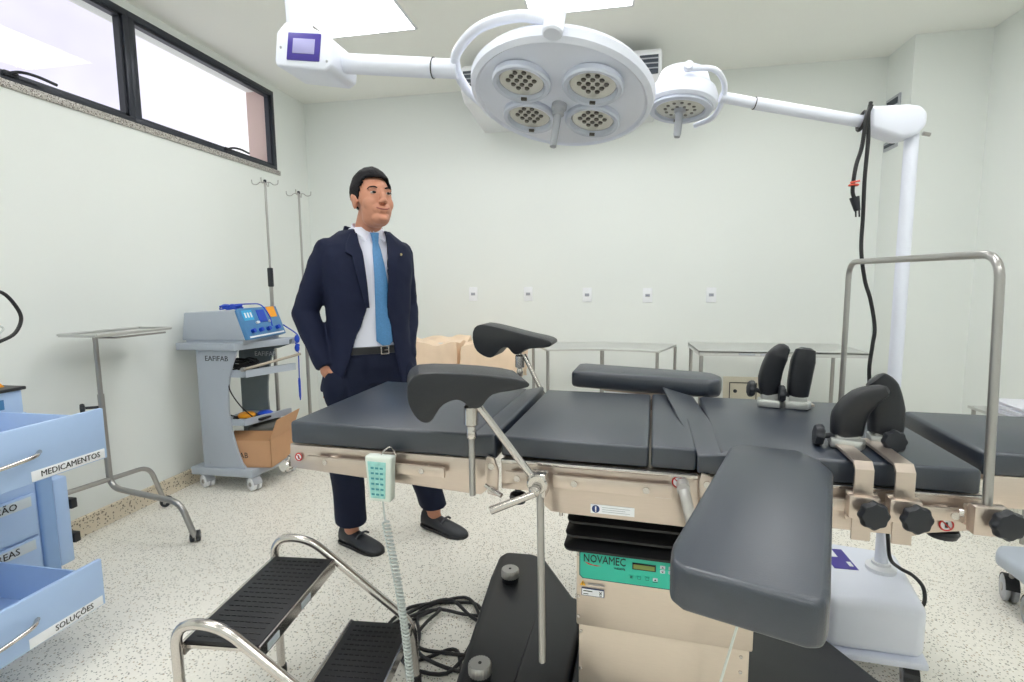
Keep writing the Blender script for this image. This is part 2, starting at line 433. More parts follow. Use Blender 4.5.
# pinkish reveal of the outer wall beyond the glass
m = M(); m.box(LX - .215, LX - .058, WY1 - .03, WY1 + .03, WZ0 - .002, WZ1 + .002); 
struct('trim_2', m, mat('outer_render', (214, 190, 184), .8))

# ceiling light panels: the room's regular grid
def ceiling_panel(x0, x1, y0, y1, label):
    t = thing('ceiling_light', label, 'light', ((x0 + x1) / 2, (y0 + y1) / 2, CZ), 0, 'square ceiling light panels')
    d = M(); d.box(x0 + .006, x1 - .006, y0 + .006, y1 - .006, CZ - .010, CZ - .002); obj('diffuser', d, LAMPL, t)
    f = M()
    for (a, b, c_, e) in ((x0 - .006, x1 + .006, y0 - .006, y0 + .006), (x0 - .006, x1 + .006, y1 - .006, y1 + .006), (x0 - .006, x0 + .006, y0, y1), (x1 - .006, x1 + .006, y0, y1)):
        f.box(a, b, c_, e, CZ - .013, CZ - .0005)
    obj('frame', f, WHITEP, t); return t
ceiling_panel(-1.784, -1.2, 2.6, 3.21, 'bright square ceiling light panel left of the lamp heads, above the man')
ceiling_panel(-.494, .092, 2.6, 3.205, 'bright square ceiling light panel cut by the top edge above the large lamp head')
for (x, y, lb) in ((.8, 2.6, 'square ceiling light panel by the wall column, above the small lamp'), (-1.784, .8, 'square ceiling light panel over the step stool side of the room'), (-.494, .8, 'square ceiling light panel straight above the operating table seat'), (.8, .8, 'square ceiling light panel above the head end of the operating table'),
                  (-1.784, -1.0, 'square ceiling light panel behind the viewer on the window side'), (-.494, -1.0, 'square ceiling light panel behind the viewer in the middle'), (.8, -1.0, 'square ceiling light panel behind the viewer on the right')):
    ceiling_panel(x, x + .586, y, y + .6, lb)

# ceiling-hung air conditioner in the corner of back wall and ceiling
t = thing('air_conditioner', 'long white air conditioner under the ceiling behind the lamp heads', 'air conditioner', (-.37, 4.29, 2.45))
m = M(); m.prism_x([(4.29, 2.465), (4.29, 2.74), (3.64, 2.74), (3.59, 2.70), (3.60, 2.56), (3.68, 2.50)], -1.04, .29, .018, 3); obj('body', m, WHITEP, t)
for x0, x1 in ((-1.015, -.90), (.15, .265)):
    m = M(); m.box(x0, x1, 3.582, 3.60, 2.57, 2.68)
    m.k = 1
    for k in range(3): m.box(x0, x1, 3.575, 3.585, 2.595 + k * .03, 2.601 + k * .03)
    obj('air_vent', m, [DARKHOLE, GREYP], t)
m = M(); m.box(-.88, .12, 3.574, 3.60, 2.56, 2.66); obj('outlet_flap', m, WHITEP, t)

# wall sockets
sx = [(-1.16, 1.165), (-.69, 1.163), (-.206, 1.153), (.27, 1.147), (.75, 1.148)]
def socket(x, z, label):
    t = thing('wall_socket', label, 'socket', (x, BY, z), 0, 'white sockets in a row on the back wall')
    m = M(); m.box(x - .037, x + .037, BY - .009, BY - .0002, z - .058, z + .058, .004, 2); obj('cover_plate', m, LABEL, t)
    m = M(); m.box(x - .018, x + .018, BY - .013, BY - .008, z - .012, z + .012, .002); m.k = 1
    for dx in (-.01, 0, .01): m.cyl((x + dx, BY - .0145, z), (x + dx, BY - .012, z), .0028, n=8)
    obj('outlet', m, [GREYP, DKBLUE], t)
    return t
S0 = socket(sx[0][0], sx[0][1], 'white wall socket nearest the man, first of five on back wall')
for (x, z), lb in zip(sx[1:], ('white wall socket second from the man, above the far leg support', 'white wall socket in the middle of the row of five', 'white wall socket fourth from the man, right of the middle one', 'white wall socket farthest from the man, above the rectangular trolley')):
    dup(S0, (x, BY, z), 0, lb)

# service box low on the back wall
t = thing('service_box', 'cream metal service box low on back wall behind the steel table', 'wall box', (.99, BY, .3))
m = M(); m.box(.86, 1.14, BY - .02, BY - .0002, .24, .51, .004); obj('frame', m, PANELBOX, t)
m = M(); m.box(.905, 1.10, BY - .026, BY - .018, .27, .465, .003); m.k = 1
for a, b, c_, e in ((.902, 1.103, .462, .468), (.902, .908, .267, .468), (1.097, 1.103, .267, .468)): m.box(a, b, BY - .0275, BY - .024, c_, e)
o = obj('door', m, [PANELBOX, INK], t)
m = M(); m.cyl((.945, BY - .036, .40), (.945, BY - .024, .40), .014, n=14); obj('lock', m, PLASTIC, o)

# air grilles on the side of the column
def grille(z0, z1, label):
    t = thing('wall_grille', label, 'vent', (COLX, 4.17, z0), 0, 'small grilles on the side of the wall column')
    m = M(); m.box(COLX - .012, COLX, 4.085, 4.262, z0, z1, .002); obj('frame', m, GREYP, t)
    m = M(); m.box(COLX - .016, COLX - .010, 4.105, 4.242, z0 + .02, z1 - .02); obj('slot', m, DARKHOLE, t)
grille(2.42, 2.50, 'small dark slotted grille high on the column, above the white lamp joint')
grille(2.15, 2.21, 'small grille on the column, just under the white lamp joint')

# ------------------------------------------------------------------ operating table (table frame: x along, y across, z up)
TA = math.radians(-4.3)
TT = Matrix.Translation((0, 1.186, 0)) @ Matrix.Rotation(TA, 4, 'Z')
def TM(): return M(TT)
W_ = .575
tab = thing('operating_table', 'black padded gynaecological operating table on a boxy steel column', 'operating table', TT @ V(.11, .28, 0), TA)
m = TM(); m.prism([(-.862, -.002), (-.335, -.002), (-.335, W_), (-.895, W_ + .02)], .821, .883, .008, 3); obj('leg_cushion', m, VINYL, tab)
m = TM(); m.hexa([(-.345, .002, .822), (-.275, .002, .822), (-.275, W_ - .002, .822), (-.345, W_ - .002, .822), (-.345, .002, .879), (-.28, .002, .884), (-.275, W_ - .002, .895), (-.345, W_ - .002, .879)], .008, 3); obj('cushion_flap', m, VINYL, tab)
m = TM(); m.box(-.264, .084, 0, W_, .832, .882, .007, 3); obj('seat_cushion', m, VINYL, tab)
m = TM(); m.box(.089, .186, 0, W_, .833, .884, .007, 3); obj('waist_cushion', m, VINYL, tab)
m = TM(); m.hexa([(.188, -.004, .829), (.262, -.004, .829), (.25, W_, .829), (.16, W_, .829), (.186, -.004, .872), (.262, -.004, .880), (.215, W_, .882), (.118, W_, .91)], .006, 3); obj('cushion_flap', m, VINYL, tab)
m = TM(); m.box(.235, .711, 0, W_, .830, .882, .008, 3); obj('back_cushion', m, VINYL, tab)
m = TM(); m.prism([(.775, .127), (1.16, .127), (1.16, .50), (.775, .50)], .83, .883, .009, 3); obj('head_cushion', m, VINYL, tab)
# frames
m = TM(); m.prism_y([(-.866, .755), (-.862, .819), (-.285, .822), (-.30, .745), (-.315, .732), (-.345, .732)], -.006, .012, .002)
m.prism_y([(-.866, .755), (-.862, .819), (-.285, .822), (-.30, .745), (-.315, .732), (-.345, .732)], W_ - .012, W_ + .006, .002)
m.box(-.866, -.852, 0, W_, .757, .819); m.box(-.85, -.3, .01, W_ - .01, .806, .82)
f_ = obj('leg_frame', m, STEEL, tab)
for y0, y1 in ((-.034, -.024), (W_ + .024, W_ + .034)):
    m = TM(); m.box(-.79, -.40, y0, y1, .776, .802, .002); m.k = 1
    for x in (-.735, -.46):
        ym = -.037 if y0 < 0 else W_ + .037
        m.cyl((x, ym, .789), (x, (y0 + y1) / 2, .789), .007, n=12); m.cyl((x, 0 if y0 < 0 else W_, .789), (x, (y0 + y1) / 2, .789), .008, n=12)
    obj('side_rail', m, [STEEL, CHROME], tab)
m = TM(); m.prism_y([(-.262, .826), (.195, .826), (.197, .704), (-.10, .706), (-.14, .708), (-.155, .72), (-.16, .753), (-.262, .753)], -.006, .012, .002)
m.prism_y([(-.262, .826), (.195, .826), (.197, .704), (-.10, .706), (-.14, .708), (-.155, .72), (-.16, .753), (-.262, .753)], W_ - .012, W_ + .006, .002)
m.box(-.26, .195, .01, W_ - .01, .80, .826); m.box(-.14, .195, .012, W_ - .012, .706, .72)
f2 = obj('seat_frame', m, STEEL, tab)
m = TM(); m.box(-.262, .19, -.012, 0.0, .819, .829, .003, 2); obj('frame_edge', m, CHROME, f2)
m = TM(); m.box(-.245, -.19, -.034, -.024, .778, .808, .002); m.box(-.13, .135, -.034, -.024, .778, .808, .002); m.k = 1
for x in (-.215, -.08, .08):
    m.cyl((x, -.038, .793), (x, -.005, .793), .0075, n=14)
obj('side_rail', m, [STEEL, CHROME], tab)
# warning label on the seat frame
m = TM(); m.box(-.045, .055, -.0075, -.0055, .716, .737); m.k = 1; m.cyl((-.033, -.0085, .7265), (-.033, -.007, .7265), .009, n=20)
m.k = 2; m.box(-.0345, -.0315, -.0095, -.008, .7245, .733); m.box(-.0345, -.0315, -.0095, -.008, .7205, .723)
m.k = 3
for k in range(3): m.box(-.018, .045 - .01 * (k % 2), -.0082, -.0072, .731 - k * .005, .7318 - k * .005)
obj('warning_label', m, [LABEL, DKBLUE, LABEL, GREYP], f2, 'white strip with blue round mandatory sign')
# hinges
for hx in (-.283, .208):
    m = TM(); m.prism_y([(hx - .012, .74), (hx + .014, .735), (hx + .016, .80), (hx + .006, .83), (hx - .012, .835), (hx - .018, .815)], -.016, -.006, .002); m.k = 1
    m.cyl((hx, -.022, .812), (hx, -.008, .812), .008, n=14); m.cyl((hx - .002, -.022, .752), (hx - .002, -.008, .752), .009, n=14)
    obj('hinge', m, [STEEL, CHROME], tab)
m = TM(); m.cyl((-.30, -.012, .76), (-.255, -.03, .745), .006, n=10); obj('hinge_pin', m, CHROME, tab)
# back frame
pf = [(.215, .826), (.722, .826), (.722, .765), (.62, .745), (.60, .736), (.215, .736)]
m = TM(); m.prism_y(pf, -.006, .012, .002); m.prism_y(pf, W_ - .012, W_ + .006, .002); m.box(.708, .722, 0, W_, .767, .826); m.box(.22, .71, .01, W_ - .01, .80, .826)
f3 = obj('back_frame', m, STEEL, tab)
for y0, y1 in ((-.034, -.024), (W_ + .024, W_ + .034)):
    m = TM(); m.box(.235, .70, y0, y1, .786, .812, .002); m.k = 1
    for x in (.26, .44, .655):
        ym = -.037 if y0 < 0 else W_ + .037
        m.cyl((x, ym, .799), (x, -.002 if y0 < 0 else W_, .799), .0075, n=12)
    obj('side_rail', m, [STEEL, CHROME], tab)
m = TM(); m.prism_y([(.225, .826), (.722, .826), (.722, .832), (.225, .832)], -.012, 0, .001); obj('frame_edge', m, CHROME, f3)
def prohibit(m, x, z, y, r=.012):
    m.k = 0; m.cyl((x, y, z), (x, y + .002, z), r, n=24)
    m.k = 1; m.torus((x, y, z), (0, 1, 0), r, .0016, 24, 6)
    m.tube([(x - r * .7, y - .0005, z + r * .7), (x + r * .7, y - .0005, z - r * .7)], .0012, 6)
    m.k = 2; m.ell((x, y - .0004, z + r * .3), (r * .2, .0006, r * .2), n=8, m=6); m.box(x - r * .22, x + r * .22, y - .0008, y, z - r * .5, z + r * .12)
m = TM(); prohibit(m, .655, .768, -.008, .0115); obj('warning_sign', m, [LABEL, RED, INK], f3, 'round red prohibition sticker')
m = TM(); prohibit(m, -.835, .787, -.0085, .010); obj('warning_sign', m, [LABEL, RED, INK], f_, 'round red prohibition sticker')
m = TM(); prohibit(m, .148, .808, -.0085, .012); obj('warning_sign', m, [LABEL, RED, INK], f2, 'round red prohibition sticker')
m = TM(); m.box(.10, .135, -.0085, -.005, .768, .784); m.k = 1; m.box(.104, .13, -.0092, -.008, .777, .779); m.box(.104, .128, -.0092, -.008, .772, .774); obj('small_label', m, [LABEL, INK], f2)
# head section frame
m = TM(); m.box(.79, 1.16, .127, .14, .762, .832, .002); m.box(.79, 1.16, .487, .50, .762, .832, .002); m.box(.79, 1.16, .14, .487, .815, .83); m.box(.72, .80, .20, .22, .785, .80); m.box(.72, .80, .40, .42, .785, .80)
obj('head_frame', m, STEEL, tab)
# chrome end knob, release lever, rod knobs below the frame
m = TM(); m.cyl((-.866, .02, .775), (-.885, .02, .775), .008); m.lathe([(.012, 0), (.017, .004), (.017, .022), (.012, .026)], TT.inverted() @ (TT @ V(-.885, .015, .752)), (0, -1, .15), 18); m.cyl((-.878, .01, .78), (-.884, .005, .755), .006); obj('end_knob', m, CHROME, tab)
m = TM(); m.cyl((.158, -.006, .805), (.158, -.045, .805), .014, n=18); m.tube(round_path([(.158, -.045, .805), (.163, -.055, .79), (.185, -.06, .70), (.19, -.062, .665)], .02), [.012] * 16, 12)
obj('height_lever', m, mat('lever_grey', (196, 194, 192), .35, .5), tab)
def flat_knob(m, c, ax, r, h):
    m.lathe([(r * .3, 0), (r * .9, h * .25), (r, h * .55), (r * .85, h), (0.001, h)], c, ax, 24)
m = TM(); m.cyl((.676, .05, .79), (.676, .05, .735), .008); flat_knob(m, V(.676, .05, .742), (0, 0, -1), .03, .022); obj('release_knob', m, PLASTIC, tab)
m = TM(); m.cyl((-.235, .05, .80), (-.235, .05, .72), .008); flat_knob(m, V(-.235, .05, .728), (0, 0, -1), .022, .03); obj('release_knob', m, PLASTIC, tab)
m = TM(); m.cyl((-.125, .05, .72), (-.125, .05, .675), .005); obj('stop_pin', m, CHROME, tab)
# column with bellows
m = TM(); m.box(-.092, .335, .095, .49, .36, .592, .004); m.box(-.086, .329, .101, .484, .14, .362, .004); m.box(-.078, .322, .108, .478, .06, .16, .003)
col = obj('column', m, STEELP, tab)
m = TM()
for (x, z, y) in ((-.086, .555, .092), (-.086, .44, .092), (-.086, .385, .092), (-.08, .34, .098), (-.08, .235, .098), (-.08, .17, .098), (.31, .34, .098), (.31, .30, .098), (-.05, .15, .104)):
    m.lathe([(.0045, 0), (.004, .003), (.001, .0035)], (x, y + .003, z), (0, -1, 0), 10)
obj('screws', m, CHROME, col)
m = TM()
z0, z1 = .567, .706
prof = []
rings = []
def rrect(x0, x1, y0, y1, z, r=.02, n=4):
    out = []
    for cx_, cy_, a0 in ((x1 - r, y1 - r, 0), (x0 + r, y1 - r, PI / 2), (x0 + r, y0 + r, PI), (x1 - r, y0 + r, 1.5 * PI)):
        for k in range(n + 1):
            a = a0 + PI / 2 * k / n; out.append(V(cx_ + r * math.cos(a), cy_ + r * math.sin(a), z))
    return out
for k in range(4):
    zz = z0 + (z1 - z0) * k / 4; h = (z1 - z0) / 4; e = .012 * (3 - k) / 3
    rings.append(rrect(-.085 - e, .33, .10 - e, .485, zz)); rings.append(rrect(-.108 - e, .352, .072 - e, .51, zz + h * .35)); rings.append(rrect(-.110 - e, .354, .07 - e, .512, zz + h * .55)); rings.append(rrect(-.088 - e, .33, .10 - e, .485, zz + h * .98))
m.loft(rings); obj('bellows', m, BELLOW, tab)
# control panel
m = M(TT @ Matrix.Translation((0, 0, -.012))); m.prism_y([(-.074, .508), (-.081, .515), (-.081, .574), (-.074, .58), (.285, .58), (.292, .574), (.292, .515), (.285, .508)], .088, .0945, .001); m.k = 1
m.prism_y([(-.076, .505), (-.084, .513), (-.084, .576), (-.076, .583), (.287, .583), (.295, .576), (.295, .513), (.287, .505)], .0905, .0948)
pan = obj('control_panel', m, [TEAL, TEALD], tab)
m = M(TT @ Matrix.Translation((0, 0, -.012))); put_text(m, 'NOVAMEC', .029, basis(V(-.020, .0872, .562), V(1, 0, 0), V(0, 0, 1)), .76); put_text(m, 'ind\u00fastria', .008, basis(V(.018, .0872, .545), V(1, 0, 0), V(0, 0, 1)), 1.0); obj('brand_lettering', m, INK, pan)
m = M(TT @ Matrix.Translation((0, 0, -.012))); m.add([(-.072, .0874, .554), (-.05, .0874, .547), (-.026, .0874, .546), (-.04, .0874, .5435), (-.06, .0874, .546)], [[0, 1, 2, 3, 4]]); obj('brand_swoosh', m, RED, pan)
m = M(TT @ Matrix.Translation((0, 0, -.012))); m.box(.049, .106, .0855, .09, .549, .566, .001); m.k = 1; m.box(.052, .103, .0848, .086, .552, .563); obj('display', m, [INK, LCD], pan)
for x, z in ((.122, .563), (.122, .552), (.142, .563), (.142, .552), (.047, .5285), (.066, .5285), (.086, .5285), (.105, .5285)):
    m = M(TT @ Matrix.Translation((0, 0, -.012))); m.box(x - .006, x + .006, .0862, .09, z - .0045, z + .0045, .0015); obj('button', m, LABELG if z > .54 or x > .1 else TEAL, pan)
m = M(TT @ Matrix.Translation((0, 0, -.012)))
m.add([(.122 - .003, .0858, .5615), (.122 + .003, .0858, .5615), (.122, .0858, .5655)], [[0, 1, 2]]); m.add([(.122 - .003, .0858, .5535), (.122 + .003, .0858, .5535), (.122, .0858, .5495)], [[0, 1, 2]])
m.add([(.105 - .003, .0858, .5265), (.105 + .003, .0858, .5265), (.105, .0858, .5315)], [[0, 1, 2]]); m.box(.099, .111, .0866, .0872, .5215, .5225)
m.box(.044, .05, .0856, .0862, .5295, .5315); m.box(.044, .05, .0856, .0862, .5255, .5275)
for x in (.066, .086):
    for a, b, c_, e in ((-.004, .004, .003, .0036), (-.004, .004, -.0036, -.003), (-.004, -.0034, -.003, .003), (.0034, .004, -.003, .003)): m.box(x + a, x + b, .0857, .0862, .5285 + c_, .5285 + e)
obj('button_symbols', m, INK, pan)
m = M(TT @ Matrix.Translation((0, 0, -.012))); m.add([(-.083, .0925, .484), (-.067, .0925, .484), (-.075, .0925, .498)], [[0, 1, 2]]); m.k = 1; m.box(-.0757, -.0743, .0918, .0926, .4885, .4945); m.box(-.0757, -.0743, .0918, .0926, .4858, .4872); m.k = 2
m.box(-.062, -.02, .092, .0935, .4915, .4925); m.box(-.062, -.018, .092, .0935, .488, .489); obj('hazard_label', m, [YELLOW, INK, GREYP], col, 'yellow triangle hazard sticker')
m = M(TT @ Matrix.Translation((0, 0, -.012))); m.box(-.078, -.020, .0915, .094, .458, .478); m.k = 1; m.box(-.0765, -.0215, .0908, .0925, .4595, .4765); m.k = 2
m.box(-.073, -.05, .09, .0912, .4705, .4725); m.box(-.073, -.06, .09, .0912, .463, .4645); m.box(-.032, -.026, .09, .0912, .462, .4635); m.tube([(-.032, .0903, .473), (-.026, .0903, .466)], .0008, 5); m.tube([(-.026, .0903, .473), (-.032, .0903, .466)], .0008, 5)
obj('rating_label', m, [DKBLUE, LABEL, INK], col, 'small white rating label with dark border')
# base: two spread black feet
BZ = .15
m = TM()
m.prism([(-.50, .75), (-.49, .60), (-.425, .06), (-.40, -.12), (-.12, -.12), (-.12, .54), (-.165, .545), (-.318, .78), (-.375, .80), (-.48, .79)], .012, BZ, .016, 3)
bf = obj('base_foot', m, BASEBLK, tab)
m = TM(); m.prism([(-.115, .02), (.36, .02), (.80, .0), (.765, .25), (.723, .363), (.614, .549), (.393, .545), (.36, .62), (-.115, .60)], .012, BZ - .004, .014, 3)
bf2 = obj('base_foot', m, BASEBLK, tab)
m = TM(); m.add([(-.317, .775, BZ + .0005), (-.27, .45, BZ + .0005), (-.262, .0, BZ + .0005), (-.262, .0, BZ + .003), (-.27, .45, BZ + .003), (-.317, .775, BZ + .003)], [[0, 1, 4, 5], [1, 2, 3, 4]])
m.tube([(-.317, .77, BZ - .001), (-.27, .45, BZ - .001), (-.262, -.1, BZ - .001)], .003, 6); obj('cover_seam', m, BASEBLK, bf)
for (x, y) in ((-.408, .583), (-.361, .095)):
    m = TM(); m.cyl((x, y, BZ - .002), (x, y, BZ + .022), .030, n=28); m.k = 1
    prof = []
    n = 48; vs = []; fs = []
    for zz, rr in ((BZ + .020, .0335), (BZ + .044, .0335), (BZ + .048, .030)):
        for i in range(n):
            r_ = rr * (1 if i % 2 else .94); a = 2 * PI * i / n; vs.append((x + r_ * math.cos(a), y + r_ * math.sin(a), zz))
    for j in range(2):
        for i in range(n): fs.append([j * n + i, j * n + (i + 1) % n, (j + 1) * n + (i + 1) % n, (j + 1) * n + i])
    fs.append([i for i in range(n)][::-1]); fs.append([2 * n + i for i in range(n)]); m.add(vs, fs)
    m.k = 0; m.cyl((x, y, BZ + .047), (x, y, BZ + .0495), .005, n=10)
    obj('levelling_knob', m, [RUBBER, LEGS], bf, 'knurled steel knob')
for (x, y) in ((-.46, .74), (-.40, -.05), (.70, .05), (.56, .5), (.30, .55)):
    m = TM(); m.cyl((x, y, 0), (x, y, .014), .022, n=16); obj('foot_pad', m, RUBBER, tab)

# arm boards
def armboard(name, label, pts, z0, z1, clamp):
    t = thing(name, label, 'arm board', TT @ V(pts[0][0], pts[0][1], z0), TA, 'padded arm boards of the operating table')
    m = TM(); m.prism(pts, z0, z1, .014, 3); obj('pad', m, VINYL, t)
    cx_ = sum(p[0] for p in pts) / len(pts); cy_ = sum(p[1] for p in pts) / len(pts)
    m = TM(); m.prism([(cx_ + (p[0] - cx_) * .6, cy_ + (p[1] - cy_) * .85) for p in pts], z0 - .008, z0 + .004); obj('support_plate', m, STEEL, t)
    m = TM()
    (ax, ay), (bx, by) = clamp
    m.box(min(ax, bx) - .014, max(ax, bx) + .014, min(ay, by), max(ay, by), z0 - .02, z0 - .006, .002)
    m.box(ax - .018, ax + .018, ay - .006, ay + .014, .775, z0 - .008, .002)
    obj('rail_clamp', m, STEEL, t)
    return t
armboard('arm_board', 'black padded arm board jutting toward the viewer from the right of the table',
         [(.268, -.03), (.245, -.055), (.233, -.10), (.118, -.50), (.114, -.545), (.128, -.563), (.255, -.60), (.272, -.596), (.283, -.57), (.405, -.16), (.400, -.10), (.375, -.045)], .855, .912, ((.31, -.05), (.31, -.12)))
armboard('arm_board', 'black padded arm board at the far side of the table, lying beyond the seat',
         [(-.20, .70), (-.175, .685), (.27, .60), (.305, .625), (.318, .70), (.30, .76), (.25, .79), (-.17, .90), (-.20, .88)], .87, .93, ((.08, W_ + .03), (.08, .72)))

# anaesthesia screen frame
t = thing('anaesthesia_screen_frame', 'tall steel hoop frame clamped to the right end of the table', 'frame', TT @ V(.70, -.04, .78), TA)
m = TM(); m.tube(round_path([(.70, -.045, .775), (.684, -.045, 1.295), (.655, .62, 1.305), (.655, .62, .80)], .05, 8), .0078, 12); obj('hoop', m, LEGS, t)
m = TM(); m.box(.672, .728, -.062, -.036, .775, .83, .003); m.box(.672, .72, -.038, -.022, .782, .822, .002); m.cyl((.70, -.06, .80), (.712, -.085, .808), .008); m.k = 1; m.cyl((.662, -.03, .805), (.669, -.032, .805), .008, n=12); obj('clamp', m, [STEEL, CHROME], t)
m = TM(); m.box(.63, .68, W_ + .022, .645, .775, .83, .003); obj('clamp', m, STEEL, t)
def star_knob(m, c, ax, r=.028, h=.024, lobes=8):
    Q = Matrix.Translation(c) @ align(ax); n = lobes * 6; vs = []; fs = []
    prof = [(.45, 0), (.85, .12), (1.0, .35), (1.0, .7), (.86, .95), (.3, 1.0)]
    for (rr, hh) in prof:
        for i in range(n):
            a = 2 * PI * i / n; k = 1 + .055 * math.cos(lobes * a) * (1 if rr > .6 else 0)
            vs.append(Q @ V(r * rr * k * math.cos(a), r * rr * k * math.sin(a), h * hh))
    for j in range(len(prof) - 1):
        for i in range(n): fs.append([j * n + i, j * n + (i + 1) % n, (j + 1) * n + (i + 1) % n, (j + 1) * n + i])
    fs.append(list(range(n))[::-1]); fs.append([(len(prof) - 1) * n + i for i in range(n)]); m.add(vs, fs)
m = TM(); star_knob(m, V(.71, -.07, .808), V(.15, -1, .05), .027, .024); obj('clamp_knob', m, PLASTIC, t)

# shoulder supports
def pad(path, wid, thk, nrm):
    """curved padded horn: path of centres, half widths, half thickness, facing normal"""
    P = spline(path, 6); N = len(P); rings = []
    nv = V(*nrm).normalized()
    for i, p in enumerate(P):
        t_ = i / (N - 1); d = (P[min(i + 1, N - 1)] - P[max(i - 1, 0)]).normalized()
        sx_ = d.cross(nv).normalized(); k = t_ * (len(wid) - 1); a = int(min(k, len(wid) - 2)); w = wid[a] * (1 - (k - a)) + wid[a + 1] * (k - a); h = thk[a] * (1 - (k - a)) + thk[a + 1] * (k - a)
        e = 1.0
        for edge in (t_, 1 - t_):
            if edge < .08: e = min(e, math.sqrt(max(0.02, 1 - (1 - edge / .08) ** 2)) * .5 + .5)
        rings.append([p + sx_ * w * e * (abs(math.cos(a_)) ** .6) * (1 if math.cos(a_) > 0 else -1) + nv * h * e * (abs(math.sin(a_)) ** .6) * (1 if math.sin(a_) > 0 else -1) for a_ in [2 * PI * q / 20 for q in range(20)]])
    m = TM(); m.loft(rings); return m
def support(label, x, sgn, path, wid, thk, nrm, knob, knob_ax, near=True):
    ye = -.03 if near else W_ + .03
    t = thing('shoulder_support', label, 'shoulder support', TT @ V(x, ye, .74), TA, 'padded shoulder supports clamped to the table')
    o = obj('pad', pad(path, wid, thk, nrm), FOAM, t)
    b = V(*path[0]); d = -1 if near else 1
    m = TM(); hw = .0165
    # strap folded over the cushion edge
    y0 = -.040 if near else W_ + .040
    zt = .888
    pr = [(y0, .735), (y0, zt), (b.y, zt), (b.y, zt + .006), (y0 + d * .006, zt + .006), (y0 + d * .006, .735)]
    m.prism_x([(y0, .735), (y0, .876), (y0 - d * .010, zt), (b.y, zt), (b.y, zt + .006), (y0 - d * .008, zt + .006), (y0 + d * .005, .88), (y0 + d * .006, .735)], x - hw, x + hw)
    m.box(x - .027, x + .027, y0 - (.016 if near else -.008), y0 + (.010 if near else .016), .782, .828, .003); m.box(x - .027, x + .027, min(ye, y0), max(ye, y0), .772, .785, .002); m.box(x - .027, x + .027, min(ye, y0), max(ye, y0), .814, .832, .002)
    m.cyl((x, y0, .80), (x + .005, y0 + d * .045, .806), .008)
    obj('strap', m, STEEL, t)
    m = TM(); star_knob(m, V(x + .003, y0 + d * .036, .805), V(.12, d, .05), .0265, .022); obj('clamp_knob', m, PLASTIC, t)
    m = TM(); m.prism([(b.x - .036, b.y - .02), (b.x + .02, b.y - .035), (b.x + .036, b.y - .01), (b.x + .03, b.y + .022), (b.x - .03, b.y + .024)], .884, .905, .004); m.box(b.x - .024, b.x + .024, b.y - .016, b.y + .016, .90, .925, .004); obj('bracket', m, TRAYS, t)
    m = TM(); m.cyl((b.x, b.y, .91), V(*knob), .006); star_knob(m, V(*knob), V(*knob_ax), .024, .02); obj('pivot_knob', m, PLASTIC, t)
support('near left shoulder support, padded horn leaning to the right over the table', .495, 1,
        [(.506, .10, .902), (.510, .10, .955), (.532, .09, .995), (.570, .08, 1.020)], [.030, .033, .026, .012], [.022, .026, .024, .014], (.15, -1, .15), (.462, .10, .905), (-1, .05, .1))
support('near right shoulder support, upright padded horn with round knob facing viewer', .565, 1,
        [(.596, .14, .900), (.596, .15, .96), (.586, .15, 1.008), (.566, .14, 1.034)], [.032, .036, .032, .020], [.024, .028, .028, .018], (-.1, -1, .15), (.590, .09, .905), (.1, -1, .15))
support('far left shoulder support, slim padded horn leaning right with side knob', .452, -1,
        [(.425, .48, .91), (.422, .48, .97), (.437, .475, 1.03), (.458, .47, 1.065)], [.026, .03, .028, .016], [.02, .025, .025, .014], (.1, -1, .2), (.385, .49, .93), (-1, -.1, .1), False)
support('far right shoulder support, upright padded horn behind the near pair', .525, -1,
        [(.495, .47, .91), (.498, .47, .96), (.505, .47, 1.02), (.510, .465, 1.06)], [.027, .03, .031, .024], [.02, .025, .026, .018], (0, -1, .15), (.462, .46, .925), (-1, 0, 0), False)

# leg supports (stirrups)
prof_near = [(-0.4446, 1.0186), (-0.4336, 1.0413), (-0.406, 1.0549), (-0.2817, 1.0564), (-0.1702, 1.0486), (-0.1553, 1.0344), (-0.1886, 1.0251), (-0.2382, 1.0156), (-0.2541, 1.0026), (-0.267, 0.9835), (-0.2831, 0.9783), (-0.2959, 0.9819), (-0.3054, 0.9907), (-0.3214, 0.998), (-0.3412, 0.9932), (-0.3613, 0.9815), (-0.3751, 0.9618), (-0.3857, 0.9453), (-0.3993, 0.9393), (-0.4162, 0.9434), (-0.4328, 0.9617), (-0.4436, 0.9867)]
prof_far = [(-0.5472, 1.0462), (-0.5447, 1.0861), (-0.5234, 1.1046), (-0.4879, 1.1016), (-0.4412, 1.0921), (-0.3493, 1.0695), (-0.2707, 1.0544), (-0.2513, 1.041), (-0.2624, 1.0254), (-0.3497, 1.0194), (-0.3641, 1.0023), (-0.3842, 0.9961), (-0.3986, 1.0042), (-0.4129, 1.0235), (-0.4332, 1.0231), (-0.451, 1.0057), (-0.466, 0.9882), (-0.4838, 0.982), (-0.5134, 0.9926), (-0.537, 1.012)]
def chaikin(p, it=2):
    for _ in range(it):
        q = []
        for i in range(len(p)):
            a, b = Vector(p[i]), Vector(p[(i + 1) % len(p)]); q += [tuple(a * .75 + b * .25), tuple(a * .25 + b * .75)]
        p = q
    return p
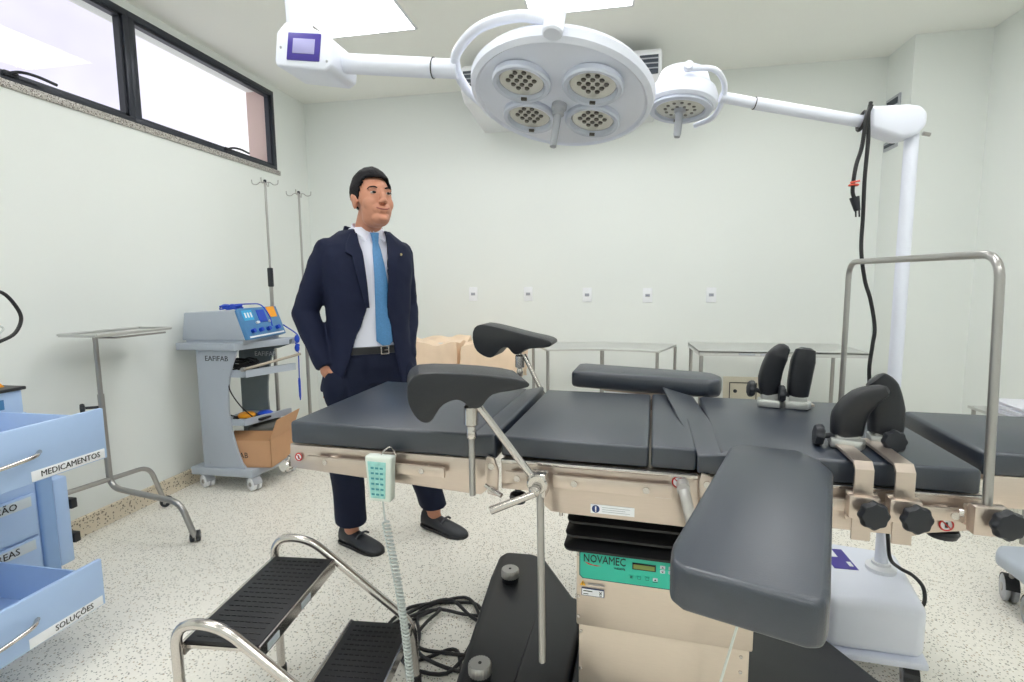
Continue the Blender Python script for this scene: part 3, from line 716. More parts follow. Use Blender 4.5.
def stirrup(label, P0, dx, dy0, dy1, near, sh=0.0):
    t = thing('leg_support', label, 'leg support', TT @ V(-.16 + dx, -.03 if near else W_ + .03, .76), TA, 'padded knee troughs at the seat end of the table')
    P = chaikin(P0, 1)
    m = TM(); yc = (dy0 + dy1) / 2
    m.prism_y(P, dy0, dy1, .012, 3, Matrix(((1, -sh, 0, sh * dy0), (0, 1, 0, 0), (0, 0, 1, 0), (0, 0, 0, 1)))); obj('knee_pad', m, FOAM, t)
    neck = min((p for p in P0 if p[0] > min(q[0] for q in P0) + .14), key=lambda p: p[1])
    px, pz = neck[0] - sh * (yc - dy0), neck[1] + .014
    m = TM(); m.cyl((px, yc, pz + .01), (px, yc, pz - .03), .008, n=14)
    m.lathe([(.012, 0), (.017, .004), (.017, .045), (.013, .05)], (px, yc, pz - .07), (0, 0, 1), 20)
    m.lathe([(.010, 0), (.012, .004), (.012, .02), (.009, .03)], (px, yc, pz - .10), (0, 0, 1), 18)
    obj('ball_joint', m, CHROME, t)
    m = TM(); m.cyl((px, yc, pz - .09), (px, yc, .755 if near else .80), .0075, n=14); obj('stem', m, LEGS, t)
    rx = -.16 + dx; ry = -.055 if near else W_ + .055
    m = TM(); m.cyl((px + .016, yc, pz - .02), (rx - .006, ry, .80), .0085, n=14); obj('strut', m, CHROME, t)
    m = TM(); m.lathe([(.02, 0), (.024, .004), (.024, .024), (.02, .028)], (rx, ry + .014, .795), (0, -1, 0), 24); m.box(rx - .02, rx + .02, min(ry, ry) - .012, ry + .03 if near else ry + .01, .765, .818, .004); m.lathe([(.012, 0), (.012, .014), (.006, .02)], (rx - .002, ry - .016, .785), (0, -1, 0), 18); obj('rail_clamp', m, CHROME, t)
    if near:
        m = TM(); m.cyl((rx, ry - .03, .782), (rx - .10, ry - .045, .738), .008, .0095, n=12); obj('locking_lever', m, CHROME, t)
        m = TM(); m.cyl((rx + .006, ry - .005, .79), (rx + .010, ry - .005, .36), .0085, n=14); obj('hanging_rod', m, LEGS, t)
stirrup('near padded leg support on a jointed chrome stem, rod hanging below', prof_near, .0, -.13, .0, True, .5)
stirrup('far padded leg support beyond the table in front of the stacked trays', prof_far, -.10, .60, .72, False)

# hand control on the side rail with its coiled cord
t = thing('hand_control', 'pale remote hand control with teal keypad hanging on the table rail', 'remote control', TT @ V(-.56, -.045, .70), TA)
m = TM(); m.hexa([(-.592, -.066, .712), (-.532, -.066, .712), (-.532, -.038, .712), (-.592, -.038, .712), (-.600, -.066, .828), (-.526, -.066, .828), (-.526, -.036, .828), (-.600, -.036, .828)], .006, 3)
hb = obj('housing', m, mat('remote_shell', (214, 222, 214), .45), t)
m = TM(); m.prism_y([(-.584, .722), (-.545, .722), (-.540, .815), (-.590, .815)], -.0685, -.064, .001); kp = obj('keypad', m, mat('keypad_teal', (150, 205, 200), .4, var=.35, scale=90), hb)
m = TM()
for i in range(3):
    for j in range(6): m.box(-.5805 + i * .0125, -.5725 + i * .0125, -.0695, -.068, .73 + j * .0135, .7345 + j * .0135)
obj('keys', m, mat('key_print', (60, 140, 150), .5), kp)
m = TM(); m.tube(round_path([(-.562, -.05, .826), (-.555, -.05, .838), (-.54, -.042, .85), (-.535, -.03, .835), (-.535, -.022, .815)], .008), .0018, 6); obj('hook', m, CHROME, t)
pts = [V(-.560, -.052, .712), V(-.558, -.052, .68), V(-.556, -.052, .66)]
A = V(-.555, -.052, .655); B = V(-.500, -.05, .20)
turns = 46; path = []
for k in range(turns * 10 + 1):
    s_ = k / (turns * 10); c = A.lerp(B, s_) + V(.010 * math.sin(s_ * PI), 0, 0); a = 2 * PI * k / 10
    path.append(c + V(math.cos(a) * .0085, math.sin(a) * .0085, 0))
m = TM(); m.tube(pts + path, .0026, 6); m.tube(spline([B, V(-.49, -.05, .12), V(-.47, -.02, .03), V(-.44, .1, .008), V(-.41, .2, .008)]), .003, 6)
obj('coiled_cord', m, CORDW, t)
# thin white tube hanging below the near arm board
m = TM(); m.tube(spline([(.30, -.03, .775), (.30, -.02, .60), (.275, .0, .45), (.24, .02, .25), (.235, .03, .16)]), .003, 8)
tag(obj('drain_tube', m, mat('tube_white', (216, 222, 216), .4)), 'thin white tube hanging in front of the steel column, right side', 'tube')

# coiled black cable on the floor
pts = []
rnd = random.Random(3)
cX, cY = -.60, .44
for k in range(0, 26):
    a = k * .95 + .4; rr = .13 + .05 * math.sin(k * 1.7)
    pts.append((cX + rr * 1.15 * math.cos(a) + .012 * math.sin(k), cY + rr * 1.25 * math.sin(a), .008 + .005 * (k % 4)))
pts = [(-.40, .30, .008), (-.52, .58, .012), (-.62, .62, .008), (-.80, .54, .008), (-.82, .40, .008)] + pts[2:] + [(-.50, .30, .012), (-.44, .18, .01)]
m = TM(); m.tube(spline(pts, 6), .0062, 8); tag(obj('power_cable', m, CORD), 'black power cable lying in loops on the floor beside the step stool', 'cable')

# ------------------------------------------------------------------ two-step stool
t = thing('step_stool', 'chrome two-step stool with black rubber treads at lower left', 'step stool', (-.83, 1.2, 0))
SR = .0125
SX = Matrix.Translation((-.8, 1.42, 0)) @ Matrix.Rotation(.083, 4, 'Z') @ Matrix.Translation((.8, -1.42, 0))
def arch(y):
    return round_path([(-1.045, y, 0.0), (-1.045, y, .458), (-.93, y, .462), (-.60, y, .195), (-.595, y, 0)], [0, .09, .10, .05, 0], 8)
for y in (1.42, 1.0):
    m = M(SX); m.tube(arch(y), SR, 12); m.k = 1; m.cyl((-1.045, y, 0), (-1.045, y, .025), .016, n=14); m.cyl((-.595, y, 0), (-.595, y, .025), .016, n=14)
    obj('side_frame', m, [CHROME, RUBBER], t)
def tread(x0, x1, z):
    m = M(SX); m.box(x0, x1, 1.015, 1.405, z - .004, z + .006, .002)
    for i in range(9):
        for j in range(18): m.box(x0 + .02 + i * (x1 - x0 - .04) / 8.6, x0 + .032 + i * (x1 - x0 - .04) / 8.6, 1.03 + j * .0205, 1.034 + j * .0205, z + .005, z + .0075)
    o = obj('tread', m, RUBBER, t)
    m = M(SX); m.box(x0 - .004, x1 + .004, 1.012, 1.408, z - .012, z - .004); m.box(x1, x1 + .005, 1.012, 1.408, z - .03, z + .004); m.box(x0 - .005, x0, 1.012, 1.408, z - .03, z + .004); obj('tread_frame', m, CHROME, o)
    return o
o = tread(-1.035, -.845, .40); o2 = tread(-.79, -.605, .20)
for y_ in (1.04, 1.2):
    m = M(SX); m.box(-.8402, -.8385, y_, y_ + .05, .374, .392); obj('tread_sticker', m, LABELG, o)
for (x, z) in ((-.80, .19), (-1.045, .39)):
    m = M(SX); m.cyl((x, 1.0, z), (x, 1.42, z), .009, n=12); obj('cross_bar', m, CHROME, t)

# ------------------------------------------------------------------ surgical lamps
C0 = V(-.146, 1.5, 1.768)
a_, b__ = .253, -.119
nrm = V(math.sin(b__), -math.sin(a_), -math.cos(a_) * math.cos(b__)).normalized()
yv = V(0, 1, 0); yv = (yv - nrm * yv.dot(nrm)).normalized(); xv = yv.cross(nrm).normalized()
Q = Matrix.Identity(4)
for i in range(3): Q[i][0] = xv[i]; Q[i][1] = yv[i]; Q[i][2] = nrm[i]; Q[i][3] = C0[i]
if Q.determinant() < 0:
    xv = -xv
    for i in range(3): Q[i][0] = xv[i]
LMx = 1 if xv.x > 0 else -1
def head(t, Q, R_, mods, modr, hgt, handle, hl):
    m = M(Q)
    m.lathe([(.0005, -hgt), (R_ * .45, -hgt * .97), (R_ * .8, -hgt * .75), (R_ * .95, -hgt * .35), (R_, -.002), (R_ * .985, .018), (R_ * .93, .026), (R_ * .90, .020), (R_ * .6, .030), (.0005, .034)], (0, 0, 0), (0, 0, 1), 64)
    h = obj('lamp_head', m, WHITE, t)
    for (x, y) in mods:
        m = M(Q @ Matrix.Translation((0, 0, .011))); m.lathe([(modr, .018), (modr * 1.02, .032), (modr * .97, .037), (modr * .84, .036), (modr * .80, .028), (modr * .78, .022), (.0005, .0221)], (x, y, 0), (0, 0, 1), 40)
        m.k = 1; m.lathe([(modr * .79, .023), (modr * .74, .026), (.0005, .0262)], (x, y, 0), (0, 0, 1), 36)
        m.k = 2
        for (i, j) in [(-1.5, 0), (-.5, 0), (.5, 0), (1.5, 0), (-1, .9), (0, .9), (1, .9), (-1, -.9), (0, -.9), (1, -.9), (-.5, 1.75), (.5, 1.75), (-.5, -1.75), (.5, -1.75)]:
            k = modr * .25; m.lathe([(modr * .088, 0), (modr * .075, .003)], (x + i * k * 1.2, y + j * k * .95 - modr * .10, .0268), (0, 0, 1), 12)
        m.box(x - modr * .1, x + modr * .1, y + modr * .82, y + modr * .93, .035, .039) if False else m.box(x - modr * .1, x + modr * .1, y + modr * .72, y + modr * .82, .033, .039)
        obj('lamp_module', m, [RINGW, LENS, LEDD], h)
    m = M(Q); m.lathe([(handle * 1.9, .028), (handle * 1.9, .045), (handle * 1.5, .05), (handle * 1.5, .062), (handle, .066), (handle * .8, .066 + hl), (.0005, .068 + hl)], (0, 0, 0), (0, 0, 1), 24)
    obj('handle', m, GREYP, h)
    return h
t = thing('surgical_lamp', 'large white four-lens surgical lamp head on a ceiling boom', 'surgical lamp', (-.955, 1.5, CZ))
g = .092
head(t, Q, .252, [(-g, -.098), (g, -.098), (-g * .98, .060), (g * .98, .060)], .076, .055, .011, .09)
# yoke: from the hub on the near rim round the left side
pts = spline([[-0.138, 1.27, 1.843],[-0.223, 1.29, 1.878],[-0.338, 1.36, 1.896],[-0.423, 1.45, 1.885],[-0.445, 1.5, 1.86],[-0.433, 1.56, 1.825],[-0.395, 1.6, 1.793],[-0.353, 1.66, 1.764],[-0.174, 1.75, 1.726]], 5)
m = M(); m.tube(pts, .0135, 12)
hp = Q @ V(0, -.262, -.0)
m.lathe([(.02, 0), (.024, .004), (.024, .052), (.02, .058)], hp + nrm * .028, -nrm, 20)
obj('yoke', m, WHITE, t)
J = V(-.439, 1.5, 1.856)
m = M(); A = V(-.80, 1.5, 1.902); mid = A.lerp(J, .80)
m.cyl(A, mid, .0275, n=24, bev=.002); m.cyl(mid, J, .026, n=24); obj('boom', m, WHITE, t)
m = M(); m.torus(mid, J - A, .0275, .0018, 24, 6); obj('boom_joint', m, INK, t)
m = M(); Bm = Matrix.Translation((-.88, 1.5, 1.925)) @ Matrix.Rotation(math.radians(8), 4, 'Y')
m.prism_y([(-.075, -.055), (-.08, -.04), (-.08, .035), (-.055, .065), (.0, .065), (.09, .03), (.10, .02), (.10, -.045), (.08, -.06)], -.075, .075, .014, 3, Bm)
jb = obj('joint_box', m, WHITE, t)
m = M(); m.box(-.04, .062, -.0785, -.073, -.038, .036, .002, xf=Bm); m.k = 1; m.box(-.022, .046, -.080, -.076, -.02, .02, .001, xf=Bm); obj('touch_display', m, [PURPLE, LILAC], jb, 'purple panel with lilac screen')
m = M(); m.lathe([(.004, 0), (.003, .002)], Bm @ V(-.062, -.075, -.005), (0, -1, 0), 10); m.lathe([(.004, 0), (.003, .002)], Bm @ V(.085, -.075, -.035), (0, -1, 0), 10); obj('screws', m, GREYP, jb)
m = M(); m.cyl((-.885, 1.5, 1.985), (-.955, 1.5, CZ - .05), .034, n=24) if False else m.cyl((-.925, 1.5, 1.97), (-.945, 1.5, CZ - .05), .036, n=24); obj('ceiling_tube', m, WHITE, t)
m = M(); m.cyl((-.945, 1.5, CZ - .06), (-.945, 1.5, CZ), .11, n=32, bev=.01); obj('ceiling_flange', m, WHITE, t)

# small mobile lamp
t = thing('mobile_surgical_lamp', 'white wheeled surgical lamp with tall pole and small lamp head', 'surgical lamp', (.91, 1.87, 0))
PX, PY = .905, 1.885
C1 = V(.205, 1.80, 1.825)
n1 = V(-.10, -.13, -1).normalized(); y1 = V(0, 1, 0); y1 = (y1 - n1 * y1.dot(n1)).normalized(); x1 = y1.cross(n1).normalized()
Q1 = Matrix.Identity(4)
for i in range(3): Q1[i][0] = x1[i]; Q1[i][1] = y1[i]; Q1[i][2] = n1[i]; Q1[i][3] = C1[i]
m = M(Q1)
m.lathe([(.0005, -.095), (.05, -.092), (.072, -.08), (.083, -.05), (.086, -.03), (.103, -.024), (.110, -.005), (.108, .02), (.100, .028), (.0005, .03)], (0, 0, 0), (0, 0, 1), 48)
h = obj('lamp_head', m, WHITE, t)
m = M(Q1); m.lathe([(.095, .02), (.096, .036), (.088, .040), (.077, .038), (.074, .028), (.0005, .028)], (0, 0, 0), (0, 0, 1), 40); m.k = 1; m.lathe([(.074, .029), (.068, .031), (.0005, .033)], (0, 0, 0), (0, 0, 1), 36); m.k = 2
for k in range(19):
    rr, aa = (0, 0) if k == 0 else ((.022, k * PI / 3) if k < 7 else (.045, k * PI / 6)); m.lathe([(.006, 0), (.005, .002)], (rr * math.cos(aa), rr * math.sin(aa), .0315), (0, 0, 1), 10)
m.box(-.01, .01, .062, .072, .036, .041); obj('lamp_module', m, [RINGW, LENS, LEDD], h)
m = M(Q1); m.lathe([(.018, .03), (.018, .042), (.012, .046), (.012, .11), (.009, .12), (.0005, .121)], (0, 0, 0), (0, 0, 1), 20); obj('handle', m, GREYP, h)
E1 = V(.315, 1.815, 1.830)
yk = spline([Q1 @ V(.0, -.10, -.045), E1 * .45 + (C1 + V(0, -.11, .03)) * .55 + V(.03, -.03, .035), E1 + V(.012, -.04, .03), E1 + V(.018, 0, -.005), E1 + V(.0, .05, -.045), C1 + V(.06, .12, -.05)])
m = M(); m.tube(yk, .0085, 10); m.lathe([(.010, 0), (.014, .003), (.014, .02), (.010, .024)], Q1 @ V(0, -.105, -.045), (0, -1, 0), 16); obj('yoke', m, WHITE, t)
m = M(); B1 = V(.78, 1.885, 1.742); md = E1.lerp(B1, .25)
m.cyl(E1 + V(.01, 0, 0), md, .0165, n=18); m.cyl(md, B1, .0185, n=18); obj('boom', m, WHITE, t)
m = M(); m.torus(md, B1 - E1, .0180, .0015, 20, 6); obj('boom_joint', m, INK, t)
m = M(); Bq = Matrix.Translation((.843, 1.885, 1.732)) @ Matrix.Rotation(0, 4, 'Y')
m.prism_y([(-.075, .05), (-.072, -.015), (.02, -.053), (.06, -.045), (.085, -.015), (.085, .02), (.065, .043), (.03, .05)], -.04, .04, .013, 3, Bq); jb = obj('joint_box', m, WHITE, t)
m = M(); m.cyl((PX, PY, .28), (PX, PY, 1.71), .0195, n=24); obj('pole', m, WHITE, t)
m = M(); m.lathe([(.045, 0), (.045, .012), (.028, .02), (.028, .03)], (PX, PY, .272), (0, 0, 1), 24); obj('pole_collar', m, WHITEP, t)
m = M(); m.cyl((.925, 1.865, 1.695), (.945, 1.865, 1.69), .006, n=10); obj('release_pin', m, LEGS, t)
WB = Matrix.Translation((PX - .02, PY, 0))
P4 = [(.672, 1.685), (.940, 1.668), (1.02, 2.03), (.765, 2.08)]
c4 = V(.85, 1.865)
m = M(); m.prism(P4, .10, .272, .03, 4)
hb = obj('base_housing', m, WHITE, t)
m = M(); m.prism([(c4.x + (p[0] - c4.x) * 1.06, c4.y + (p[1] - c4.y) * 1.06) for p in P4], .078, .10, .006, 2); obj('base_plate', m, WHITE, t)
m = M(WB); m.box(-.13, -.055, -.02, .12, .2725, .2735); m.k = 1; m.box(-.127, -.09, .06, .115, .273, .2745); m.box(-.075, -.062, .0, .03, .273, .2745); obj('purple_label', m, [PURPLE, LABEL], hb, 'purple and white label')
for (x, y) in ((.70, 1.71), (.915, 1.70), (.985, 2.0), (.79, 2.04)):
    caster(t, x, y, 4.4, .035, .08, GREYP, RUBBER)

# black cord hanging from the boom
t = thing('hanging_cable', 'black cable with plug hung from the right lamp boom down past the pole', 'cord', (.75, 1.85, 1.77))
m = M(); yc = 1.85
m.tube(spline([(.765, yc - .012, 1.79), (.760, yc - .012, 1.75), (.765, yc - .01, 1.68), (.762, yc - .01, 1.567), (.768, yc, 1.45), (.769, yc, 1.347), (.785, yc, 1.25), (.805, yc, 1.187), (.822, yc, 1.10), (.819, yc, 1.04), (.815, yc, .95), (.835, yc, .80), (.87, yc - .02, .6), (.888, yc - .03, .42), (.905, yc - .02, .34), (.945, yc, .300), (.985, yc, .278), (1.012, yc - .01, .245), (1.018, yc - .01, .19), (.99, yc - .01, .16)], 8), .006, 8)
m.tube(spline([(.767, yc - .012, 1.78), (.752, yc - .02, 1.74), (.748, yc - .012, 1.66), (.735, yc - .01, 1.60), (.730, yc - .01, 1.53), (.738, yc - .01, 1.50)], 8), .006, 8)
m.tube([(.762 + .006 * math.sin(a), 1.884 + .027 * math.cos(a), 1.748 + .027 * math.sin(a)) for a in [2 * PI * k / 24 for k in range(24)]], .0055, 8, closed=True)
obj('cable_run', m, CORD, t)
m = M(); m.cyl((.736, yc - .01, 1.508), (.746, yc - .012, 1.466), .014, .009, n=14); m.cyl((.741, yc - .012, 1.468), (.743, yc - .012, 1.447), .0025, n=8); m.cyl((.751, yc - .012, 1.468), (.753, yc - .012, 1.447), .0025, n=8); obj('plug', m, PLASTIC, t)
m = M(); m.torus((.732, yc - .01, 1.545), (0, 0, 1), .012, .003, 16, 6); m.tube([(.72, yc - .015, 1.552), (.745, yc - .02, 1.556)], .003, 6); obj('cable_tie', m, mat('tie_red', (222, 90, 70), .5), t, 'small orange-red tie')

# ------------------------------------------------------------------ back tables
def frame_legs(t, pts, z, r=.011, feet=True):
    for (x, y) in pts:
        m = M(); m.cyl((x, y, .0), (x, y, z), r, n=12); obj('leg', m, LEGS, t)
t = thing('crescent_table', 'curved steel instrument table with thin legs against back wall', 'instrument table', (-.05, 3.75, 0))
cxx, cyy = -.07, 2.55
outer = []; inner = []
for k in range(17):
    a = math.radians(68 + 44 * k / 16)
    outer.append((cxx + 1.38 * math.cos(a), cyy + 1.38 * math.sin(a))); inner.append((cxx + .98 * math.cos(a), cyy + .98 * math.sin(a)))
m = M(); m.prism(outer + inner[::-1], .795, .81, .003); m.k = 0
obj('tabletop', m, TRAYS, t)
frame_legs(t, [(outer[0][0] - .01, outer[0][1] - .015), (outer[-1][0] + .01, outer[-1][1] - .015), (inner[0][0] - .01, inner[0][1] + .015), (inner[-1][0] + .01, inner[-1][1] + .015), (-.07, 3.545), (-.07, 3.915)], .796)
m = M(); m.tube([(p[0], p[1] + .012, .25) for p in inner], .008, 8); m.tube([(p[0], p[1] - .012, .25) for p in outer], .008, 8); obj('lower_brace', m, LEGS, t)
t = thing('steel_table', 'rectangular steel table on round legs at right of back wall', 'table', (1.05, 3.85, 0))
m = M(); m.box(.555, 1.56, 3.55, 4.05, .79, .805, .002)
for a in ((.555, 1.56, 3.55, 3.556), (.555, 1.56, 4.044, 4.05)): m.box(a[0], a[1], a[2], a[3], .77, .80)
m.box(.555, .561, 3.55, 4.05, .77, .80); m.box(1.554, 1.56, 3.55, 4.05, .77, .80)
tt = obj('tabletop', m, TRAYS, t)
m = M(); m.box(.80, .90, 3.546, 3.5505, .777, .79); m.box(.93, 1.03, 3.546, 3.5505, .777, .79); obj('edge_slots', m, GREYP, tt)
frame_legs(t, [(.575, 3.57), (1.42, 3.57), (1.54, 4.03), (.575, 4.03)], .79, .013)
m = M(); m.cyl((.575, 3.57, .22), (.575, 4.03, .22), .009); m.cyl((.575, 3.57, .22), (1.42, 3.57, .22), .009); obj('lower_brace', m, LEGS, t)

# tables covered with crumpled beige wrap
def wrapped(x0, x1, y0, y1, z, label, seed):
    t = thing('wrapped_table', label, 'covered table', ((x0 + x1) / 2, (y0 + y1) / 2, 0), 0, 'tables covered in beige wrap by the back wall')
    for (x, y) in ((x0 + .03, y0 + .03), (x1 - .03, y0 + .03), (x0 + .03, y1 - .03), (x1 - .03, y1 - .03)):
        m = M(); m.cyl((x, y, 0), (x, y, z - .02), .011, n=12); obj('leg', m, LEGS, t)
    m = M(); m.box(x0 + .01, x1 - .01, y0 + .01, y1 - .01, z - .03, z - .012, .003); obj('tabletop', m, TRAYS, t)
    nx, ny = 26, 18; vs = []; fs = []
    drop = 5
    gx = [x0 - .012] * 0 + [x0 - .012 + (x1 - x0 + .024) * i / nx for i in range(nx + 1)]
    # top sheet plus hanging skirt, wrinkled
    def zz(x, y): return z + .035 * noise.noise(V(x * 9 + seed, y * 9, 0)) + .035 * abs(noise.noise(V(x * 4, y * 4 + seed, 3)))
    ring = []
    idx = {}
    for j in range(ny + 1):
        for i in range(nx + 1):
            x = gx[i]; y = y0 - .012 + (y1 - y0 + .024) * j / ny; idx[(i, j)] = len(vs); vs.append((x, y, zz(x, y)))
    for j in range(ny):
        for i in range(nx): fs.append([idx[(i, j)], idx[(i + 1, j)], idx[(i + 1, j + 1)], idx[(i, j + 1)]])
    border = [(i, 0) for i in range(nx)] + [(nx, j) for j in range(ny)] + [(i, ny) for i in range(nx, 0, -1)] + [(0, j) for j in range(ny, 0, -1)]
    prev = [idx[b] for b in border]; cxm, cym = (x0 + x1) / 2, (y0 + y1) / 2
    L = .23
    for k in range(1, drop + 1):
        cur = []
        for q, b in enumerate(border):
            v = vs[idx[b]]; x, y = v[0], v[1]; f = .012 * noise.noise(V(x * 14 + seed, y * 14, k * .4)) * (k + 1) * .5
            dx, dy = (0, 0)
            if b[1] == 0: dy = -1
            if b[1] == ny: dy = 1
            if b[0] == 0: dx = -1
            if b[0] == nx: dx = 1
            l_ = L * (1 + .28 * noise.noise(V(x * 3 + seed, y * 3, 9)))
            cur.append(len(vs)); vs.append((x + dx * (abs(f) + .004), y + dy * (abs(f) + .004), v[2] - l_ * k / drop))
        n = len(border)
        for q in range(n): fs.append([prev[q], cur[q], cur[(q + 1) % n], prev[(q + 1) % n]])
        prev = cur
    m = M(); m.add(vs, fs); o = obj('beige_wrap', m, WRAP, t)
    so = o.modifiers.new('thickness', 'SOLIDIFY'); so.thickness = .003
wrapped(-1.55, -1.135, 3.66, 4.05, .81, 'table under crumpled beige wrap just right of the man at back wall', 1.0)
wrapped(-1.05, -.67, 3.58, 4.0, .80, 'table under crumpled beige wrap behind the far leg support', 5.3)

# ------------------------------------------------------------------ electrosurgical cart on casters
t = thing('equipment_cart', 'grey metal equipment cart on white casters by the left wall', 'cart', (-2.33, 2.9, 0))
CY0, CY1 = 2.73, 3.08
m = M(); m.prism([(-2.57, CY0 - .02), (-2.14, CY0 - .02), (-2.10, CY1 + .02), (-2.53, CY1 + .02)], .085, .135, .004); obj('base_tray', m, CART, t)
pr = [(-2.487, .13), (-2.487, .87), (-2.195, .87), (-2.215, .84), (-2.245, .775), (-2.268, .70), (-2.285, .60), (-2.29, .50), (-2.285, .42), (-2.27, .34), (-2.245, .24), (-2.22, .17), (-2.19, .13)]
m = M(); m.prism_y(pr, CY0 - .005, CY0 + .012, .002); sp = obj('side_panel', m, CART, t)
m = M(); put_text(m, 'EAFIFAB', .045, basis(V(-2.345, CY0 - .006, .815), V(1, 0, 0), V(0, 0, 1)), 1.0); obj('brand_lettering', m, INK, sp)
m = M()
for (x, z) in ((-2.465, .85), (-2.37, .85), (-2.465, .75), (-2.30, .75), (-2.455, .36), (-2.30, .36), (-2.44, .16), (-2.25, .16)): m.lathe([(.004, 0), (.003, .0025)], (x, CY0 - .004, z), (0, -1, 0), 8)
obj('screws', m, GREYP, sp)
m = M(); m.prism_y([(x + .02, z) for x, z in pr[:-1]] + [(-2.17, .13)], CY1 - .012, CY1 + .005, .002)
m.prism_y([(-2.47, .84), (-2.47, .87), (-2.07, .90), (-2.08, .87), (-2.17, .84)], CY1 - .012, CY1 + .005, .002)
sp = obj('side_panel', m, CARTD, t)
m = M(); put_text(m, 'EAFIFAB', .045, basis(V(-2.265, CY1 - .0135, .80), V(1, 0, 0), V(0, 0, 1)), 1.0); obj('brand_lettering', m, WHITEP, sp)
m = M(); m.prism([(-2.60, CY0 - .03), (-2.20, CY0 - .03), (-2.07, CY1 + .03), (-2.55, CY1 + .03)], .868, .91, .003); obj('top_plate', m, CART, t)
m = M(); m.prism([(-2.46, CY0 + .012), (-2.17, CY0 + .012), (-2.05, CY1 - .012), (-2.44, CY1 - .012)], .70, .712); m.prism([(-2.18, CY0 + .012), (-2.165, CY0 + .012), (-2.045, CY1 - .012), (-2.06, CY1 - .012)], .70, .745)
m.box(-2.46, -2.17, CY0 + .0122, CY0 + .018, .70, .745); dr = obj('pull_out_tray', m, CART, t)
m = M(); m.cyl((-2.17, CY0 - .005, .752), (-2.03, CY1 + .02, .80), .009, n=12); m.k = 1; m.cyl((-2.17, CY0 - .012, .752), (-2.17, CY0 + .01, .752), .013, n=14); obj('tray_handle', m, [mat('bar_beige', (176, 166, 152), .4, .3), LEGS], dr)
m = M(); m.prism([(-2.43, CY0 + .012), (-2.20, CY0 + .012), (-2.10, CY1 - .012), (-2.43, CY1 - .012)], .40, .412); m.prism([(-2.21, CY0 + .012), (-2.195, CY0 + .012), (-2.095, CY1 - .012), (-2.11, CY1 - .012)], .40, .44); m.box(-2.43, -2.20, CY0 + .0122, CY0 + .018, .40, .44); obj('shelf', m, CART, t)
for (x, y) in ((-2.50, 2.75), (-2.17, 2.75), (-2.15, 3.07), (-2.48, 3.07)):
    caster(t, x, y, 5.9, .041, .09, WHITEP, GREYP, wid=.028)
# device on the cart
t = thing('electrosurgical_unit', 'grey electrosurgical unit with blue control face on top of the cart', 'medical device', (-2.33, 2.9, .91))
ex = V(.93, .37, 0).normalized()
m = M(); m.prism_y([(-2.57, .925), (-2.545, 1.092), (-2.20, 1.105), (-2.14, .93)], CY0 - .01, CY1 - .0, .006)
m.box(-2.55, -2.16, CY0, CY1 - .01, .905, .93)
hb = obj('housing', m, CART, t)
m = M(); m.hexa([(-2.14, CY0 - .008, .928), (-2.118, CY0 + .002, .93), (-2.118, CY1 + .012, .94), (-2.14, CY1 - .002, .93), (-2.20, CY0 - .008, 1.105), (-2.185, CY0 + .0, 1.118), (-2.185, CY1 + .012, 1.12), (-2.20, CY1 - .002, 1.105)], .004)
fc = obj('front_face', m, DEVBLUE, t, 'blue sloping control face')
def onface(u, v, off=.003):  # u along depth 0..1, v up 0..1
    a = V(-2.118, CY0 + .002, .93).lerp(V(-2.118, CY1 + .012, .94), u); b = V(-2.185, CY0, 1.118).lerp(V(-2.185, CY1 + .012, 1.12), u)
    return a.lerp(b, v) + V(.93, 0, .34) * off
def facepatch(m, u0, u1, v0, v1, off=.003):
    c = [onface(u0, v0, -.002), onface(u1, v0, -.002), onface(u1, v1, -.002), onface(u0, v1, -.002), onface(u0, v0, off), onface(u1, v0, off), onface(u1, v1, off), onface(u0, v1, off)]
    m.hexa(c)
m = M(); m.k = 0; facepatch(m, .06, .30, .60, .92); m.k = 1; facepatch(m, .42, .62, .5, .9); m.k = 2; facepatch(m, .70, .92, .62, .98); m.k = 3; facepatch(m, .04, .95, .05, .10)
for u in (.1, .17, .24): facepatch(m, u, u + .03, .68, .84, .005)
obj('display', m, [CYAN, BLUE, ORANGE, LABEL], fc)
for u in (.15, .35, .55, .8):
    m = M(); p = onface(u, .25, 0); m.cyl(p, p + V(.93, 0, .34) * .022, .013, n=14); obj('connector', m, BLUE, fc)
for u in (.33, .36, .66):
    m = M(); p = onface(u, .5, 0); m.cyl(p, p + V(.93, 0, .34) * .012, .008, n=12); obj('dial', m, LABEL, fc)
m = M(); pts = []
for k in range(40): pts.append((-2.28 + .05 * math.cos(k * 1.1) + .02 * math.sin(k * .3), 2.80 + .045 * math.sin(k * 1.1) + .0 * k, 1.112 + .006 * (k % 5)))
m.tube(spline(pts, 5), .0042, 7); m.tube(spline([pts[-1], (-2.2, 2.86, 1.14), (-2.15, 2.90, 1.13), (-2.11, 2.92, 1.06), (-2.095, 2.92, 1.0)]), .004, 7)
tag(obj('patient_lead', m, BLUE), 'bright blue lead bundled on top of the electrosurgical unit', 'cable')
m = M(); q = onface(.97, .3)
m.tube(spline([(q.x + .005, q.y, q.z), (-2.045, CY1 + .02, .93), (-2.035, CY1 + .01, .89), (-2.055, CY1 + .012, .87), (-2.03, CY1 + .015, .86), (-2.05, CY1 + .012, .83), (-2.038, CY1 + .012, .80), (-2.04, CY1 + .01, .62)]), .004, 7)
m.ell((-2.042, CY1 + .012, .90), (.018, .014, .028)); m.ell((-2.045, CY1 + .012, .84), (.017, .014, .026)); cb = obj('lead', m, BLUE)
tag(cb, 'blue lead dangling from right edge of the electrosurgical unit', 'cable')
m = M(); m.lathe([(.006, 0), (.008, .02), (.007, .12), (.003, .15)], (-2.04, CY1 + .01, .64), (0, 0, -1), 12); obj('pencil_handle', m, BLUE, cb)
